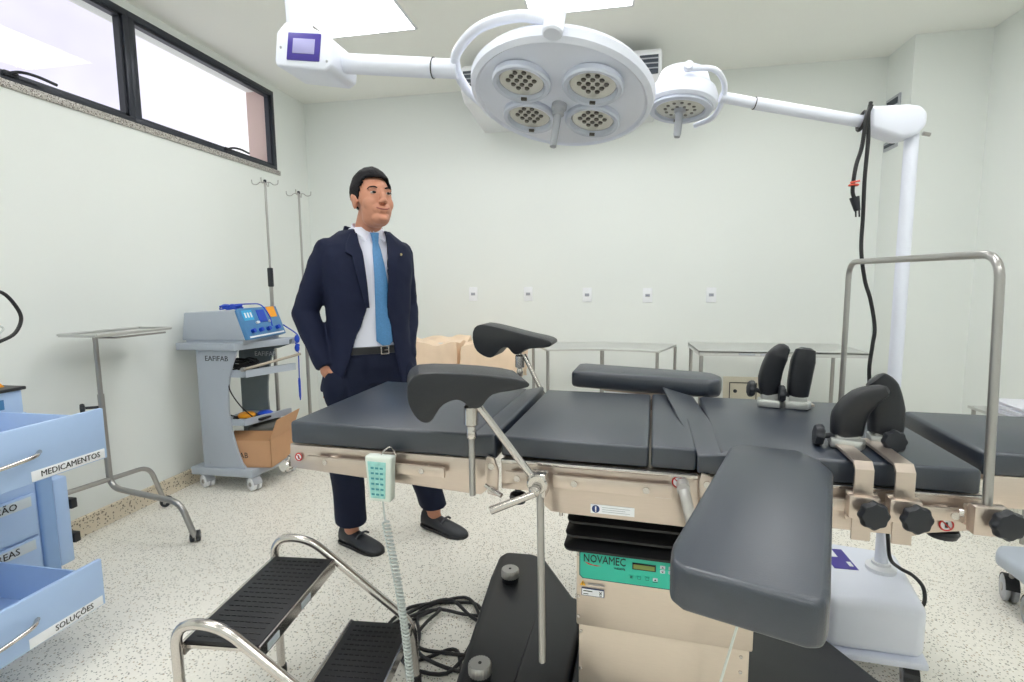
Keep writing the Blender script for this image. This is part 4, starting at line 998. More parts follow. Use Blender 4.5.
# black cables on the pull-out tray
m = M(); pts = []
for k in range(60): pts.append((-2.31 + .085 * math.cos(k * .9) + .01 * math.sin(k * 2.1), 2.90 + .09 * math.sin(k * .9), .722 + .012 * (k % 6)))
m.tube(spline(pts, 4), .0052, 6); m.tube(spline([(-2.30, 2.76, .72), (-2.285, 2.74, .70), (-2.27, 2.73, .62), (-2.23, 2.76, .52), (-2.20, 2.82, .44)]), .004, 6)
tag(obj('coiled_cables', m, CORD), 'bundle of black cables coiled on the upper tray of the cart', 'cable')
# pedals and items on the shelf
t2 = thing('foot_pedal', 'double foot pedal with yellow and blue caps on the middle shelf', 'foot pedal', (-2.27, 2.88, .412))
m = M(); m.box(-2.35, -2.14, 2.83, 2.96, .412, .428, .006); obj('pedal_base', m, PLASTIC, t2)
m = M(); m.lathe([(.05, 0), (.052, .012), (.04, .024), (.0005, .027)], (-2.27, 2.86, .428), (0, 0, 1), 24); obj('pedal', m, ORANGE, t2, 'yellow pedal cap')
m = M(); m.lathe([(.045, 0), (.047, .012), (.035, .022), (.0005, .025)], (-2.19, 2.93, .428), (0, 0, 1), 24); obj('pedal', m, BLUE, t2, 'blue pedal cap')
m = M(); m.tube(spline([(-2.33, 2.85, .43), (-2.30, 2.80, .44), (-2.33, 2.76, .47), (-2.37, 2.75, .51)]), .0045, 7); obj('pedal_cord', m, CORD, t2)
m = M(); m.box(-2.29, -2.215, 2.756, 2.82, .4125, .424, .002); tag(obj('paper_pad', m, LABELG), 'small pale pad lying at the front of the middle shelf', 'paper pad')
# cardboard box on the base
t = thing('cardboard_box', 'open brown cardboard box on the bottom tray of the cart', 'box', (-2.2, 2.9, .135))
BM = Matrix.Translation((-2.20, 2.905, .1355)) @ Matrix.Rotation(math.radians(8), 4, 'Z')
m = M(BM); h = .17; m.box(-.13, .13, -.15, .15, 0, .006); m.box(-.13, .13, -.15, -.144, 0, h); m.box(-.13, .13, .144, .15, 0, h); m.box(-.13, -.124, -.15, .15, 0, h); m.box(.124, .13, -.15, .15, 0, h); bx = obj('carton', m, CARD, t)
m = M(BM); m.hexa([(.124, -.15, h), (.13, -.15, h), (.13, .15, h), (.124, .15, h), (.175, -.15, h + .13), (.181, -.15, h + .13), (.181, .15, h + .13), (.175, .15, h + .13)]); obj('flap', m, CARD, t)
m = M(BM); m.hexa([(-.13, -.15, h), (.12, -.15, h), (.12, -.144, h), (-.13, -.144, h), (-.13, -.09, h + .045), (.12, -.09, h + .045), (.12, -.084, h + .045), (-.13, -.084, h + .045)]); obj('flap', m, CARDD, t)
m = M(BM); put_text(m, 'IFAB', .05, basis(V(-.06, -.1505, .075), V(1, 0, 0), V(0, 0, 1)), .9); obj('carton_lettering', m, INK, bx)
m = M(BM); m.box(-.05, .11, -.05, .12, .02, h + .07, .006, xf=Matrix.Rotation(.12, 4, 'X')); tag(obj('grey_case', m, mat('case_grey', (96, 96, 92), .6)), 'dark grey case sticking out of the cardboard box', 'case')

# ------------------------------------------------------------------ drip stands
def iv(x, y, h, label, grip):
    t = thing('drip_stand', label, 'drip stand', (x, y, 0), 0, 'steel drip stands beside the cart')
    m = M(); m.cyl((x, y, .09), (x, y, h * .66), .0125, n=12); obj('lower_pole', m, LEGS, t)
    m = M(); m.cyl((x, y, h * .66), (x, y, h - .02), .0075, n=12); obj('upper_pole', m, LEGS, t)
    m = M()
    for k in range(4):
        a = .35 + k * PI / 2; d = V(math.cos(a), math.sin(a), 0); p = V(x, y, h - .03)
        m.tube(spline([p, p + d * .03 + V(0, 0, .004), p + d * .055 + V(0, 0, -.012), p + d * .08 + V(0, 0, -.006), p + d * .085 + V(0, 0, .02)]), .003, 6)
    obj('hooks', m, LEGS, t)
    m = M(); m.lathe([(.008, 0), (.011, .006), (.009, .018), (.0005, .022)], (x, y, h - .028), (0, 0, 1), 12); obj('cap', m, PLASTIC, t)
    if grip:
        m = M(); m.cyl((x, y, h * .66 - .06), (x, y, h * .66 + .07), .019, n=16, bev=.004); obj('locking_sleeve', m, PLASTIC, t)
    for k in range(5):
        a = .5 + k * 2 * PI / 5; d = V(math.cos(a), math.sin(a), 0)
        m = M(); m.tube(round_path([V(x, y, .11), V(x, y, .11) + d * .06, V(x, y, .07) + d * .17], .04), .009, 8); obj('leg', m, LEGS, t)
        c = V(x, y, 0) + d * .17; m = M(); m.cyl(c + V(0, 0, .07), c + V(0, 0, .04), .006, n=8); m.lathe([(.022, 0), (.025, .004), (.025, .018), (.022, .022)], c + V(0, -.011, .025), (0, 1, 0), 18); obj('caster', m, PLASTIC, t)
iv(-2.33, 3.26, 1.975, 'steel drip stand with black sleeve rising behind the equipment cart', True)
iv(-2.235, 3.50, 1.935, 'steel drip stand between the equipment cart and the man', False)

# ------------------------------------------------------------------ mayo stand
t = thing('instrument_stand', 'steel stand with flat tray on bent tube legs along left wall', 'instrument stand', (-2.45, 2.2, 0))
m = M(); m.prism([(-2.57, 2.0), (-2.35, 2.0), (-2.36, 2.43), (-2.57, 2.43)], 1.018, 1.023); 
q = [(-2.57, 2.0), (-2.35, 2.0), (-2.36, 2.43), (-2.57, 2.43)]
for i in range(4):
    a, b = q[i], q[(i + 1) % 4]; m.tube([(a[0], a[1], 1.028), (b[0], b[1], 1.028)], .006, 8)
obj('tray', m, TRAYS, t)
m = M(); m.tube(round_path([(-2.50, 2.12, 1.005), (-2.38, 2.12, 1.005), (-2.38, 2.41, 1.005)], .03), .005, 8); m.tube([(-2.50, 2.12, 1.005), (-2.54, 2.41, 1.005)], .005, 8); obj('tray_frame', m, LEGS, t)
m = M(); m.cyl((-2.50, 2.12, 1.01), (-2.505, 2.125, .62), .011, n=14); obj('upper_pole', m, LEGS, t)
m = M(); m.tube(round_path([(-2.505, 2.125, .72), (-2.505, 2.13, .235), (-2.07, 2.10, .20), (-2.0, 2.10, .03)], [.0, .07, .06, 0], 8), .0145, 12); obj('main_tube', m, LEGS, t)
m = M(); m.tube(round_path([(-2.50, 1.72, .30), (-2.50, 1.82, .30), (-2.505, 2.36, .265), (-2.515, 2.44, .05)], [.0, .03, .07, 0], 8), .0125, 12); m.tube(round_path([(-2.50, 1.75, .30), (-2.40, 1.70, .29), (-2.38, 1.69, .05)], .04), .0125, 12); obj('rear_tube', m, LEGS, t)
m = M(); m.cyl((-2.505, 2.125, .655), (-2.55, 2.07, .66), .007); star_knob(m, V(-2.545, 2.075, .66), V(-.6, -.8, 0), .022, .022); obj('clamp_knob', m, PLASTIC, t)
for (x, y) in ((-2.0, 2.10), (-2.515, 2.44), (-2.38, 1.69)):
    caster(t, x, y, 2.2 if x > -2.1 else .4, .026, .06, PLASTIC, RUBBER)

# ------------------------------------------------------------------ blue drawer cart
t = thing('drawer_cart', 'pale blue medicine cart with open labelled drawers at left edge', 'drawer cart', (-2.3, 1.2, 0))
BX = -2.10
m = M(); m.box(-2.55, BX, .80, 1.50, .14, .80, .004); m.k = 1; m.box(-2.53, BX + .012, 1.50, 1.555, .15, .78, .010, 3); m.k = 0; m.box(-2.53, BX + .006, 1.555, 1.61, .17, .52, .008, 2)
body = obj('body', m, [BLUEC, BLUED], t)
m = M(); m.box(-2.53, BX, .82, 1.49, .80, .885, .004); m.k = 1; m.box(BX - .001, BX + .001, 1.30, 1.43, .825, .86); obj('top_box', m, [BLUEC, DEVBLUE], t)
m = M(); m.box(-2.54, BX + .01, .81, 1.50, .885, .897, .003); obj('top_mat', m, PLASTIC, t)
for z in (.40, .26):
    m = M(); m.box(BX - .03, BX + .012, 1.61, 1.635, z - .02, z + .02, .004); obj('bumper', m, RUBBER, t)
def closed_front(z0, z1, txt, ty):
    m = M(); m.box(BX, BX + .014, .83, 1.485, z0, z1, .003); o = obj('drawer', m, BLUEC, t)
    m = M(); m.box(BX + .0142, BX + .0155, 1.20, 1.47, z1 - .045, z1 - .008, .0005); m.k = 1
    put_text(m, txt, .034, basis(V(BX + .0165, ty, z1 - .027), V(0, 1, 0), V(0, 0, 1)), 1.0); obj('label_strip', m, [LABELG, INK], o)
closed_front(.345, .50, 'VENTILA\u00c7\u00c3O', 1.32); closed_front(.175, .335, 'VIAS AEREAS', 1.32)
def open_drawer(z0, z1, ext, y0, y1, txt, ty, floor_item, label):
    X = BX + ext
    m = M(); m.box(X - .016, X, y0, y1, z0, z1, .004)
    zl = z1 - .012; wy0, wy1 = y0 + .02, y1 - .06
    m.box(BX - .02, X - .014, wy1 - .006, wy1, z0 + .015, zl); m.box(BX - .02, X - .014, wy0, wy0 + .006, z0 + .015, zl); m.box(BX - .02, X - .014, wy0, wy1, z0 + .015, z0 + .022)
    o = obj('drawer', m, BLUEC, t, label)
    m = M(); m.box(X + .0002, X + .0015, y1 - .24, y1 - .01, z0 + .004, z0 + .036, .0005); m.k = 1
    put_text(m, txt, .026, basis(V(X + .0022, ty, z0 + .02), V(0, 1, 0), V(0, 0, 1)), .95); obj('label_strip', m, [LABEL, INK], o)
    m = M(); zc = (z0 + z1) / 2 + .0
    yc_ = y1 - .37
    for k in range(2): pass
    pts = spline([(X, yc_ - .16, zc), (X + .025, yc_ - .12, zc - .004), (X + .035, yc_, zc - .006), (X + .025, yc_ + .12, zc - .002), (X, yc_ + .16, zc + .002)], 6)
    m.tube(pts, .0065, 10); obj('handle', m, CHROME, o, 'chrome bow handle')
    return X, wy0, wy1
open_drawer(.668, .842, .40, .84, 1.446, 'MEDICAMENTOS', 1.325, None, 'top drawer pulled open')
open_drawer(.17, .332, .40, .80, 1.390, 'SOLU\u00c7\u00d5ES', 1.285, None, 'bottom drawer pulled open')
for (x, y) in ((-2.5, .85), (BX - .03, .85), (-2.5, 1.5), (BX - .03, 1.5)): caster(t, x, y, 1.0, .045, .14, GREYP, RUBBER)
m = M(); m.prism([(-2.09, .95), (-1.76, .95), (-1.76, 1.34), (-2.09, 1.34)], .692, .755, .006); m.prism([(-2.07, 1.0), (-1.80, 1.0), (-1.80, 1.25), (-2.07, 1.25)], .755, .80, .006); tag(obj('folded_packets', m, mat('packet', (222, 222, 232), .5, var=.05, scale=25)), 'pale medicine packets filling the open top drawer', 'packets')
rings = []
m = M()
for k in range(3): m.ell((-1.95 + k * .07, 1.10 + .03 * (k % 2), .215), (.05, .08, .028), n=14, m=8)
tag(obj('saline_bags', fuse(m, .006, 2), PAPER), 'white bags lying in the open bottom drawer', 'bags')
# orange folded cloth on top
m = M(); nx, ny = 30, 20; vs = []; fs = []
for j in range(ny + 1):
    for i in range(nx + 1):
        u, v = i / nx, j / ny; e = min(u, 1 - u, v, 1 - v) * 6; e = min(1, e)
        vs.append((-2.42 + .28 * u, 1.22 + .245 * v, .900 + .045 * math.sqrt(e) * (.8 + .2 * math.sin(v * 60)) + .006 * noise.noise(V(u * 5, v * 5, 1))))
n0 = len(vs)
for j in range(ny + 1):
    for i in range(nx + 1):
        u, v = i / nx, j / ny; vs.append((-2.42 + .28 * u, 1.22 + .245 * v, .898))
for j in range(ny):
    for i in range(nx):
        a = j * (nx + 1) + i; fs.append([a, a + 1, a + nx + 2, a + nx + 1]); fs.append([n0 + a, n0 + a + nx + 1, n0 + a + nx + 2, n0 + a + 1])
for i in range(nx): fs.append([i, n0 + i, n0 + i + 1, i + 1]); a = ny * (nx + 1) + i; fs.append([a, a + 1, n0 + a + 1, n0 + a])
for j in range(ny): a = j * (nx + 1); fs.append([a, a + nx + 1, n0 + a + nx + 1, n0 + a]); a += nx; fs.append([a, n0 + a, n0 + a + nx + 1, a + nx + 1])
m.add(vs, fs); tag(obj('orange_cloth', m, ORANGE), 'ribbed orange cloth folded on top of the drawer cart', 'cloth')
# pole with black cable loop at the left edge
t = thing('cable_holder', 'steel rod with black cable loop and clear tubing beside the drawer cart top', 'cable', (-2.12, 1.40, .897))
m = M(); m.cyl((-2.2, 1.36, .895), (-2.2, 1.36, 1.32), .008, n=10); obj('rod', m, LEGS, t)
m = M(); m.tube(spline([(-2.2, 1.36, 1.30), (-2.14, 1.43, 1.245), (-2.11, 1.47, 1.235), (-2.10, 1.50, 1.19), (-2.10, 1.515, 1.14), (-2.10, 1.49, 1.09), (-2.10, 1.44, 1.065), (-2.14, 1.40, 1.04), (-2.2, 1.35, .99)]), .006, 8); obj('black_cable', m, CORD, t)
m = M(); m.tube(spline([(-2.2, 1.37, 1.22), (-2.12, 1.44, 1.13), (-2.10, 1.455, 1.11), (-2.10, 1.44, 1.09), (-2.12, 1.45, 1.06), (-2.11, 1.43, 1.03), (-2.12, 1.44, .99), (-2.13, 1.42, .92)]), .0035, 6); obj('clear_tubing', m, CORDW, t)

# ------------------------------------------------------------------ right edge: paper stack on a small table, wheeled equipment
t = thing('side_table', 'small steel side table mostly hidden behind the head cushion', 'table', (2.08, 2.95, 0))
m = M(); m.box(1.90, 2.28, 2.75, 3.2, .555, .57, .002); obj('tabletop', m, TRAYS, t)
for (x, y) in ((1.92, 2.77), (2.26, 2.77), (1.92, 3.18), (2.26, 3.18)):
    m = M(); m.cyl((x, y, 0), (x, y, .556), .010, n=10); obj('leg', m, LEGS, t)
m = M()
for k in range(7): m.box(1.935 + .004 * (k % 3), 2.25 + .004 * (k % 2), 2.86, 3.10, .571 + k * .009, .578 + k * .009, .002, xf=Matrix.Translation((2.09, 2.98, 0)) @ Matrix.Rotation(.12 * math.sin(k * 2.0), 4, 'Z') @ Matrix.Translation((-2.09, -2.98, 0)))
tag(obj('paper_stack', m, PAPER), 'stack of pale papers at the right edge beyond the head cushion', 'papers')
t = thing('wheeled_base', 'grey wheeled equipment base just entering at the right edge', 'equipment base', (1.62, 2.1, 0))
m = M(); m.prism([(1.455, 2.02), (1.51, 1.97), (1.95, 1.95), (1.98, 2.30), (1.50, 2.28), (1.455, 2.22)], .155, .215, .02, 3); obj('base_leg', m, CART, t)
m = M(); m.cyl((1.7, 2.12, .2), (1.7, 2.12, 1.1), .022); obj('pole', m, WHITE, t)
m = M(); m.box(1.58, 1.86, 2.0, 2.25, .9, 1.18, .02, 3); obj('monitor_box', m, CART, t)
for (x, y) in ((1.50, 2.08), (1.9, 2.0), (1.92, 2.26), (1.53, 2.24)): caster(t, x, y, 1.2, .05, .158, GREYP, RUBBER)
# ------------------------------------------------------------------ the man
MT = Matrix.Translation((-1.10, 2.24, 0)) @ Matrix.Rotation(math.radians(45), 4, 'Z')
man = thing('person', 'man in navy suit, white shirt and blue tie standing behind the table, hands in pockets', 'person', (-1.10, 2.24, 0), math.radians(45))
HC = V(.012, -.066, 1.620)
HM = Matrix.Translation(HC) @ Matrix.Rotation(math.radians(4), 4, 'Z') @ Matrix.Rotation(math.radians(-9), 4, 'X') @ Matrix.Scale(1.05, 4)
def hp_(x, y, z): return HM @ V(x, y, z)
b = M()
Hrot = Matrix.Rotation(math.radians(4), 4, 'Z') @ Matrix.Rotation(math.radians(-7), 4, 'X')
def he(c, r, rot=None, n=24, mm=16): b.ell(hp_(*c), [q * 1.05 for q in r], Hrot @ (rot or Matrix.Identity(4)), n, mm)
he((0, .022, .038), (.074, .092, .078)); he((0, -.022, .0), (.068, .066, .074)); he((0, -.030, -.048), (.060, .054, .052)); he((0, -.050, -.088), (.038, .036, .028)); he((0, -.022, -.052), (.064, .050, .046))
he((0, -.012, -.075), (.058, .052, .042))
for sg in (-1, 1):
    he((sg * .030, -.046, -.028), (.035, .033, .036)); he((sg * .028, -.074, .024), (.024, .012, .009)); he((sg * .076, .014, -.006), (.009, .020, .033)); he((sg * .079, .022, .010), (.010, .014, .018))
    he((sg * .040, -.020, -.062), (.020, .034, .026)); he((sg * .0125, -.097, -.033), (.009, .010, .008)); he((sg * .014, -.070, -.054), (.026, .018, .022))
he((0, -.080, .030), (.020, .010, .012)); he((0, -.088, .004), (.010, .013, .020)); he((0, -.099, -.016), (.0115, .014, .020)); he((0, -.104, -.030), (.012, .012, .010)); he((0, -.055, -.012), (.052, .030, .040))
he((0, -.088, -.058), (.026, .010, .007)); he((0, -.086, -.070), (.022, .010, .007)); he((0, -.082, -.098), (.018, .012, .012))
b.cap([hp_(0, .03, -.05), V(.005, -.0, 1.50), V(0, .02, 1.43)], [.058, .057, .066], 20)
# torso and limbs under the clothes
def ring(cx, cy, z, a, bb, n=28, p=2.3, rot=0.0):
    out = []
    for i in range(n):
        t = 2 * PI * i / n; c, s_ = math.cos(t), math.sin(t)
        x = a * abs(c) ** (2 / p) * (1 if c > 0 else -1); y = bb * abs(s_) ** (2 / p) * (1 if s_ > 0 else -1)
        out.append(V(cx + x, cy + y, z))
    return out
b.loft([ring(0, .02, .86, .13, .09), ring(0, .02, .95, .155, .10), ring(0, .02, 1.1, .14, .095), ring(0, .02, 1.3, .165, .10), ring(0, .02, 1.42, .155, .09), ring(0, .02, 1.46, .09, .07)])
HIP = V(0, .0, .9)
RS, RE, RW = V(-.172, .030, 1.405), V(-.262, .10, 1.13), V(-.212, -.005, .90)
LS, LE, LW = V(.168, .025, 1.405), V(.215, .09, 1.14), V(.160, -.030, .92)
for (S_, E_, W2) in ((RS, RE, RW), (LS, LE, LW)):
    b.cap([S_, S_.lerp(E_, .5), E_, E_.lerp(W2, .5), W2], [.046, .042, .036, .034, .026], 16)
RK, RA = V(-.128, .03, .50), V(-.105, .080, .09)
LK, LA = V(.195, -.03, .49), V(.290, -.010, .10)
for (h0, K, A_) in ((V(-.085, .01, .90), RK, RA), (V(.085, .01, .90), LK, LA)):
    b.cap([h0, h0.lerp(K, .5), K, K.lerp(A_, .35), A_], [.08, .068, .050, .048, .036], 18)
# feet
def foot(A_, deg, pitch=0.0):
    d = V(math.sin(math.radians(deg)), -math.cos(math.radians(deg)), 0)
    b.cap([A_ + V(0, 0, -.01), A_ + d * .02 + V(0, 0, -.045)], [.035, .026], 14)
    return d
RD = foot(RA, 24); LD = foot(LA, 26)
# hands: palm, four bent fingers and a thumb each
def hand(W2, dirv, thumbdir, side):
    d = dirv.normalized(); w = thumbdir - d * thumbdir.dot(d); w.normalize(); nrm_ = d.cross(w).normalized()
    Rm = Matrix.Identity(4)
    for i in range(3): Rm[i][0] = w[i]; Rm[i][1] = nrm_[i]; Rm[i][2] = d[i]
    b.ell(W2 + d * .045, (.041, .016, .052), Rm, 16, 10)
    b.cap([W2 - d * .01, W2 + d * .03], [.025, .03], 12)
    for k, (off, L) in enumerate(((.030, .072), (.011, .080), (-.009, .075), (-.027, .058))):
        p0 = W2 + d * .082 + w * off; p1 = p0 + d * L * .45 + nrm_ * side * .006; p2 = p1 + d * L * .32 + nrm_ * side * .014; p3 = p2 + d * L * .2 + nrm_ * side * .016
        b.cap([p0, p1, p2, p3], [.0095, .009, .0082, .0072], 10)
    q0 = W2 + d * .03 + w * .030; q1 = q0 + d * .028 + w * .024; q2 = q1 + d * .030 + w * .008; q3 = q2 + d * .018 + nrm_ * side * .004
    b.cap([q0, q1, q2, q3], [.0125, .0115, .0105, .009], 10)
hand(RW, V(.22, -.12, -1), V(.25, -1, 0), 1)
hand(LW, V(-.20, -.12, -1), V(-.25, -1, 0), -1)
b.v = [MT @ p for p in b.v]
body = obj('body', fuse(b, .0042, 5), SKIN, man)
# eyes, brows, lips, hair
XF = MT @ HM
for sg in (-1, 1):
    m = M(XF); m.ell((sg * .0315, -.0766, .008), (.0125, .0110, .0052), n=16, m=10); m.k = 1
    m.ell((sg * .0315 + .001, -.0835, .0082), (.0088, .0052, .0052), n=14, m=8); obj('eye', m, [EYEW, EYED], body)
for sg in (-1, 1):
    m = M(XF); m.tube(spline([(sg * .0165, -.0865, .0265), (sg * .030, -.0885, .0295), (sg * .045, -.0790, .0285), (sg * .053, -.068, .0225)], 5), [.0022, .0026, .003, .003, .003, .003, .003, .003, .003, .003, .003, .0028, .0025, .002, .0016, .0012], 6); obj('eyebrow', m, HAIR, body)
m = M(XF); m.tube(spline([(-.028, -.0845, -.054), (-.015, -.0935, -.0610), (0, -.0960, -.0630), (.015, -.0935, -.0610), (.029, -.0840, -.0530)], 4), [.001] + [.0028] * 15 + [.001], 6); obj('mouth', m, LIP, body)
# hair: thick cap over the crown, short at the sides
bm = bmesh.new(); bmesh.ops.create_uvsphere(bm, u_segments=64, v_segments=40, radius=1)
kill = []
for v in bm.verts:
    d = v.co.copy(); az = math.degrees(math.atan2(d.x, -d.y))  # 0 = face
    x, y, z = d.x * .0805, d.y * .100 + .020, d.z * .088 + .040
    if d.z > 0: z += .014 * d.z * (1 - abs(d.x) * .3); y -= .006 * d.z
    a = abs(az)
    lim = .078 if a < 40 else (.078 - (a - 40) / 18 * .040 if a < 58 else (.038 - (a - 58) / 14 * .050 if a < 72 else (-.012 if a < 84 else (.012 if a < 100 else max(-.062, .012 - (a - 100) / 40 * .075)))))
    if z < lim: kill.append(v)
    n_ = .0028 * noise.noise(V(x * 90, y * 30, z * 50))
    v.co = Vector((x, y, z)) + d * n_
bmesh.ops.delete(bm, geom=kill, context='VERTS')
hm = M(XF); hm.addbm(bm); ho = obj('hair', hm, HAIR, body)
so = ho.modifiers.new('thickness', 'SOLIDIFY'); so.thickness = .012; so.offset = -.6
# shirt
def torso(z):
    T = [(.78, .178, .118, .012), (.88, .182, .122, .012), (.96, .176, .118, .012), (1.06, .168, .116, .01), (1.16, .170, .120, .008), (1.28, .186, .124, .008), (1.37, .192, .118, .012), (1.42, .180, .108, .018), (1.455, .146, .096, .022), (1.485, .098, .082, .022), (1.51, .070, .070, .012)]
    for i in range(len(T) - 1):
        if T[i][0] <= z <= T[i + 1][0]:
            k = (z - T[i][0]) / (T[i + 1][0] - T[i][0]); return [T[i][q] * (1 - k) + T[i + 1][q] * k for q in (1, 2, 3)]
    return T[-1][1:] if z > T[-1][0] else T[0][1:]
m = M(MT)
zs = [.90 + .02 * i for i in range(30)] + [1.49, 1.505]
rg = []
for z in zs:
    a, bb, cy = torso(z); f = .93
    rg.append([p + V(0, 0, 0) + V(0, .0035 * noise.noise(V(p.x * 14, p.z * 9, 2.0)), 0) for p in ring(0, cy, z, a * f, bb * f, 48)])
m.loft(rg); shirt = obj('shirt', m, SHIRT, man)
# collar
m = M(MT)
for sg in (-1, 1):
    c = [V(sg * .006, -.066, 1.487), V(sg * .040, -.102, 1.445), V(sg * .066, -.062, 1.475), V(sg * .063, .0, 1.515), V(sg * .045, .055, 1.53), V(0, .075, 1.535)]
    low = [V(sg * .008, -.068, 1.480), V(sg * .042, -.104, 1.438), V(sg * .068, -.055, 1.463), V(sg * .070, .005, 1.492), V(sg * .052, .062, 1.502), V(0, .082, 1.507)]
    t_ = .004
    n = len(c)
    up = [p + V(0, -t_, t_) for p in c]
    vs = c + low + [p + (p - V(0, .01, p.z)).normalized() * t_ for p in c] + [p + (p - V(0, .01, p.z)).normalized() * t_ for p in low]
    fs = []
    for i in range(n - 1):
        fs += [[i, i + 1, n + i + 1, n + i], [2 * n + i, 3 * n + i, 3 * n + i + 1, 2 * n + i + 1], [i, 2 * n + i, 2 * n + i + 1, i + 1], [n + i, n + i + 1, 3 * n + i + 1, 3 * n + i]]
    fs += [[0, n, 3 * n, 2 * n], [n - 1, 3 * n - 1, 4 * n - 1, 2 * n - 1]]
    m.add(vs, fs)
obj('collar', m, SHIRT, shirt)
# tie following the shirt front
m = M(MT)
def front(z):
    a, bb, cy = torso(z); return cy - bb * .93
zt = [1.478, 1.452, 1.435, 1.40, 1.34, 1.28, 1.20, 1.12, 1.05, 1.00, .965]
wt_ = [.021, .016, .014, .020, .025, .029, .033, .037, .040, .042, .001]
rg = []
for i, (z, w) in enumerate(zip(zt, wt_)):
    y = min(front(z), -.075 if z > 1.44 else 1) - (.012 if i < 3 else .006); xo = .006 + (1.48 - z) * .055
    k = .012 if i < 2 else .0035
    rg.append([V(xo - w, y + .002, z), V(xo - w * .6, y - k, z), V(xo + w * .6, y - k, z), V(xo + w, y + .002, z), V(xo + w * .6, y + .004, z), V(xo - w * .6, y + .004, z)])
m.loft(rg); obj('tie', m, TIE, man)
# belt and buckle
m = M(MT)
rg = []
for z, e in ((.942, .0), (.944, .007), (.974, .007), (.976, .0)):
    a, bb, cy = torso(z); rg.append(ring(0, cy, z, a * .93 + e + .004, bb * .93 + e + .004, 48))
m.loft(rg); belt = obj('belt', m, LEATHER, man)
a, bb, cy = torso(.96); yb = cy - bb * .93 - .013
m = M(MT)
for (x0, x1, z0_, z1_) in ((.004, .044, .974, .979), (.004, .044, .939, .944), (.004, .009, .939, .979), (.039, .044, .939, .979)): m.box(x0, x1, yb - .003, yb + .001, z0_, z1_, .001)
m.box(.02, .043, yb - .005, yb - .002, .957, .961); obj('buckle', m, CHROME, belt)
# trousers
m = M()
m.loft([ring(0, .015, .80, .165, .115), ring(0, .012, .88, .178, .122), ring(0, .012, .945, .172, .117), ring(0, .012, .965, .168, .113)])
def limb(pts, rx, ry, n=28):
    P = spline(pts, 5); N = len(P); rg = []
    for i, p in enumerate(P):
        k = i / (N - 1) * (len(rx) - 1); a_i = int(min(k, len(rx) - 2)); f = k - a_i
        A1 = rx[a_i] * (1 - f) + rx[a_i + 1] * f; B1_ = ry[a_i] * (1 - f) + ry[a_i + 1] * f
        rg.append(ring(p.x, p.y, p.z, A1, B1_, n))
    m.loft(rg)
limb([V(-.085, .012, .92), V(-.100, .005, .70), V(-.128, .030, .50), V(-.118, .060, .28), V(-.106, .084, .112)], [.092, .092, .078, .072, .070], [.112, .102, .085, .080, .082])
limb([V(.085, .012, .92), V(.135, -.015, .70), V(.192, -.028, .50), V(.240, -.016, .29), V(.290, .0, .125)], [.092, .092, .078, .070, .066], [.112, .102, .085, .080, .080])
m.ell((.01, .015, .80), (.13, .10, .085))
# pocket bulge over the hands
m.ell((-.180, -.038, .785), (.056, .068, .095)); m.ell((.135, -.062, .82), (.048, .058, .10))
m.v = [MT @ p for p in m.v]
def tr_f(p): return .0045 * noise.noise(V(p.x * 9, p.y * 9, p.z * 11)) + .003 * noise.noise(V(p.x * 22, p.y * 22, p.z * 7))
obj('trousers', fuse(m, .0065, 3, tr_f), TROUS, man)
# jacket: open front sheet, sleeves and lapels fused
m = M()
def jac(z):
    a, bb, cy = torso(max(z, .78)); e = .022 + max(0, 1.0 - z) * .10
    return a + e, bb + e * .8, cy + .008
def gap(z, sg):  # front edge x
    if z > 1.40: g_ = .075
    elif z > 1.15: g_ = .050 + (z - 1.15) / .25 * .018
    else: g_ = .050 + (1.15 - z) * (.38 if sg < 0 else .20)
    return g_ * (1.0 if sg < 0 else .86)
zs = [.775 + .0232 * i for i in range(32)]
n = 56; gi = []; go = []
for z in zs:
    a, bb, cy = jac(z)
    full = []
    for i in range(720):
        t = 2 * PI * i / 720 - PI / 2; c, s_ = math.cos(t), math.sin(t); p = 2.3
        full.append((a * abs(c) ** (2 / p) * (1 if c > 0 else -1), bb * abs(s_) ** (2 / p) * (1 if s_ > 0 else -1)))
    # arc from +gap round the back to -gap
    i0_ = next(i for i in range(720) if full[i][0] >= gap(z, 1)); i1_ = next(i for i in range(719, 0, -1) if full[i][0] <= -gap(z, -1))
    ro, ri = [], []
    for k in range(n + 1):
        idx_ = i0_ + (i1_ - i0_) * k / n; x, y = full[int(round(idx_)) % 720]
        f = 1 - .012 / max(.02, math.hypot(x, y))
        ro.append(V(x, y + cy, z)); ri.append(V(x * f, y * f + cy, z))
    go.append(ro); gi.append(ri)
L_ = len(zs); vs = [p for r in go for p in r] + [p for r in gi for p in r]; o2_ = L_ * (n + 1); fs = []
for j in range(L_ - 1):
    for k in range(n):
        q = j * (n + 1) + k; fs.append([q, q + 1, q + n + 2, q + n + 1]); fs.append([o2_ + q, o2_ + q + n + 1, o2_ + q + n + 2, o2_ + q + 1])
    q = j * (n + 1); fs.append([q, q + n + 1, o2_ + q + n + 1, o2_ + q]); q += n; fs.append([q, o2_ + q, o2_ + q + n + 1, q + n + 1])
for k in range(n):
    q = k; fs.append([q, o2_ + q, o2_ + q + 1, q + 1]); q = (L_ - 1) * (n + 1) + k; fs.append([q, q + 1, o2_ + q + 1, o2_ + q])
m.add(vs, fs)
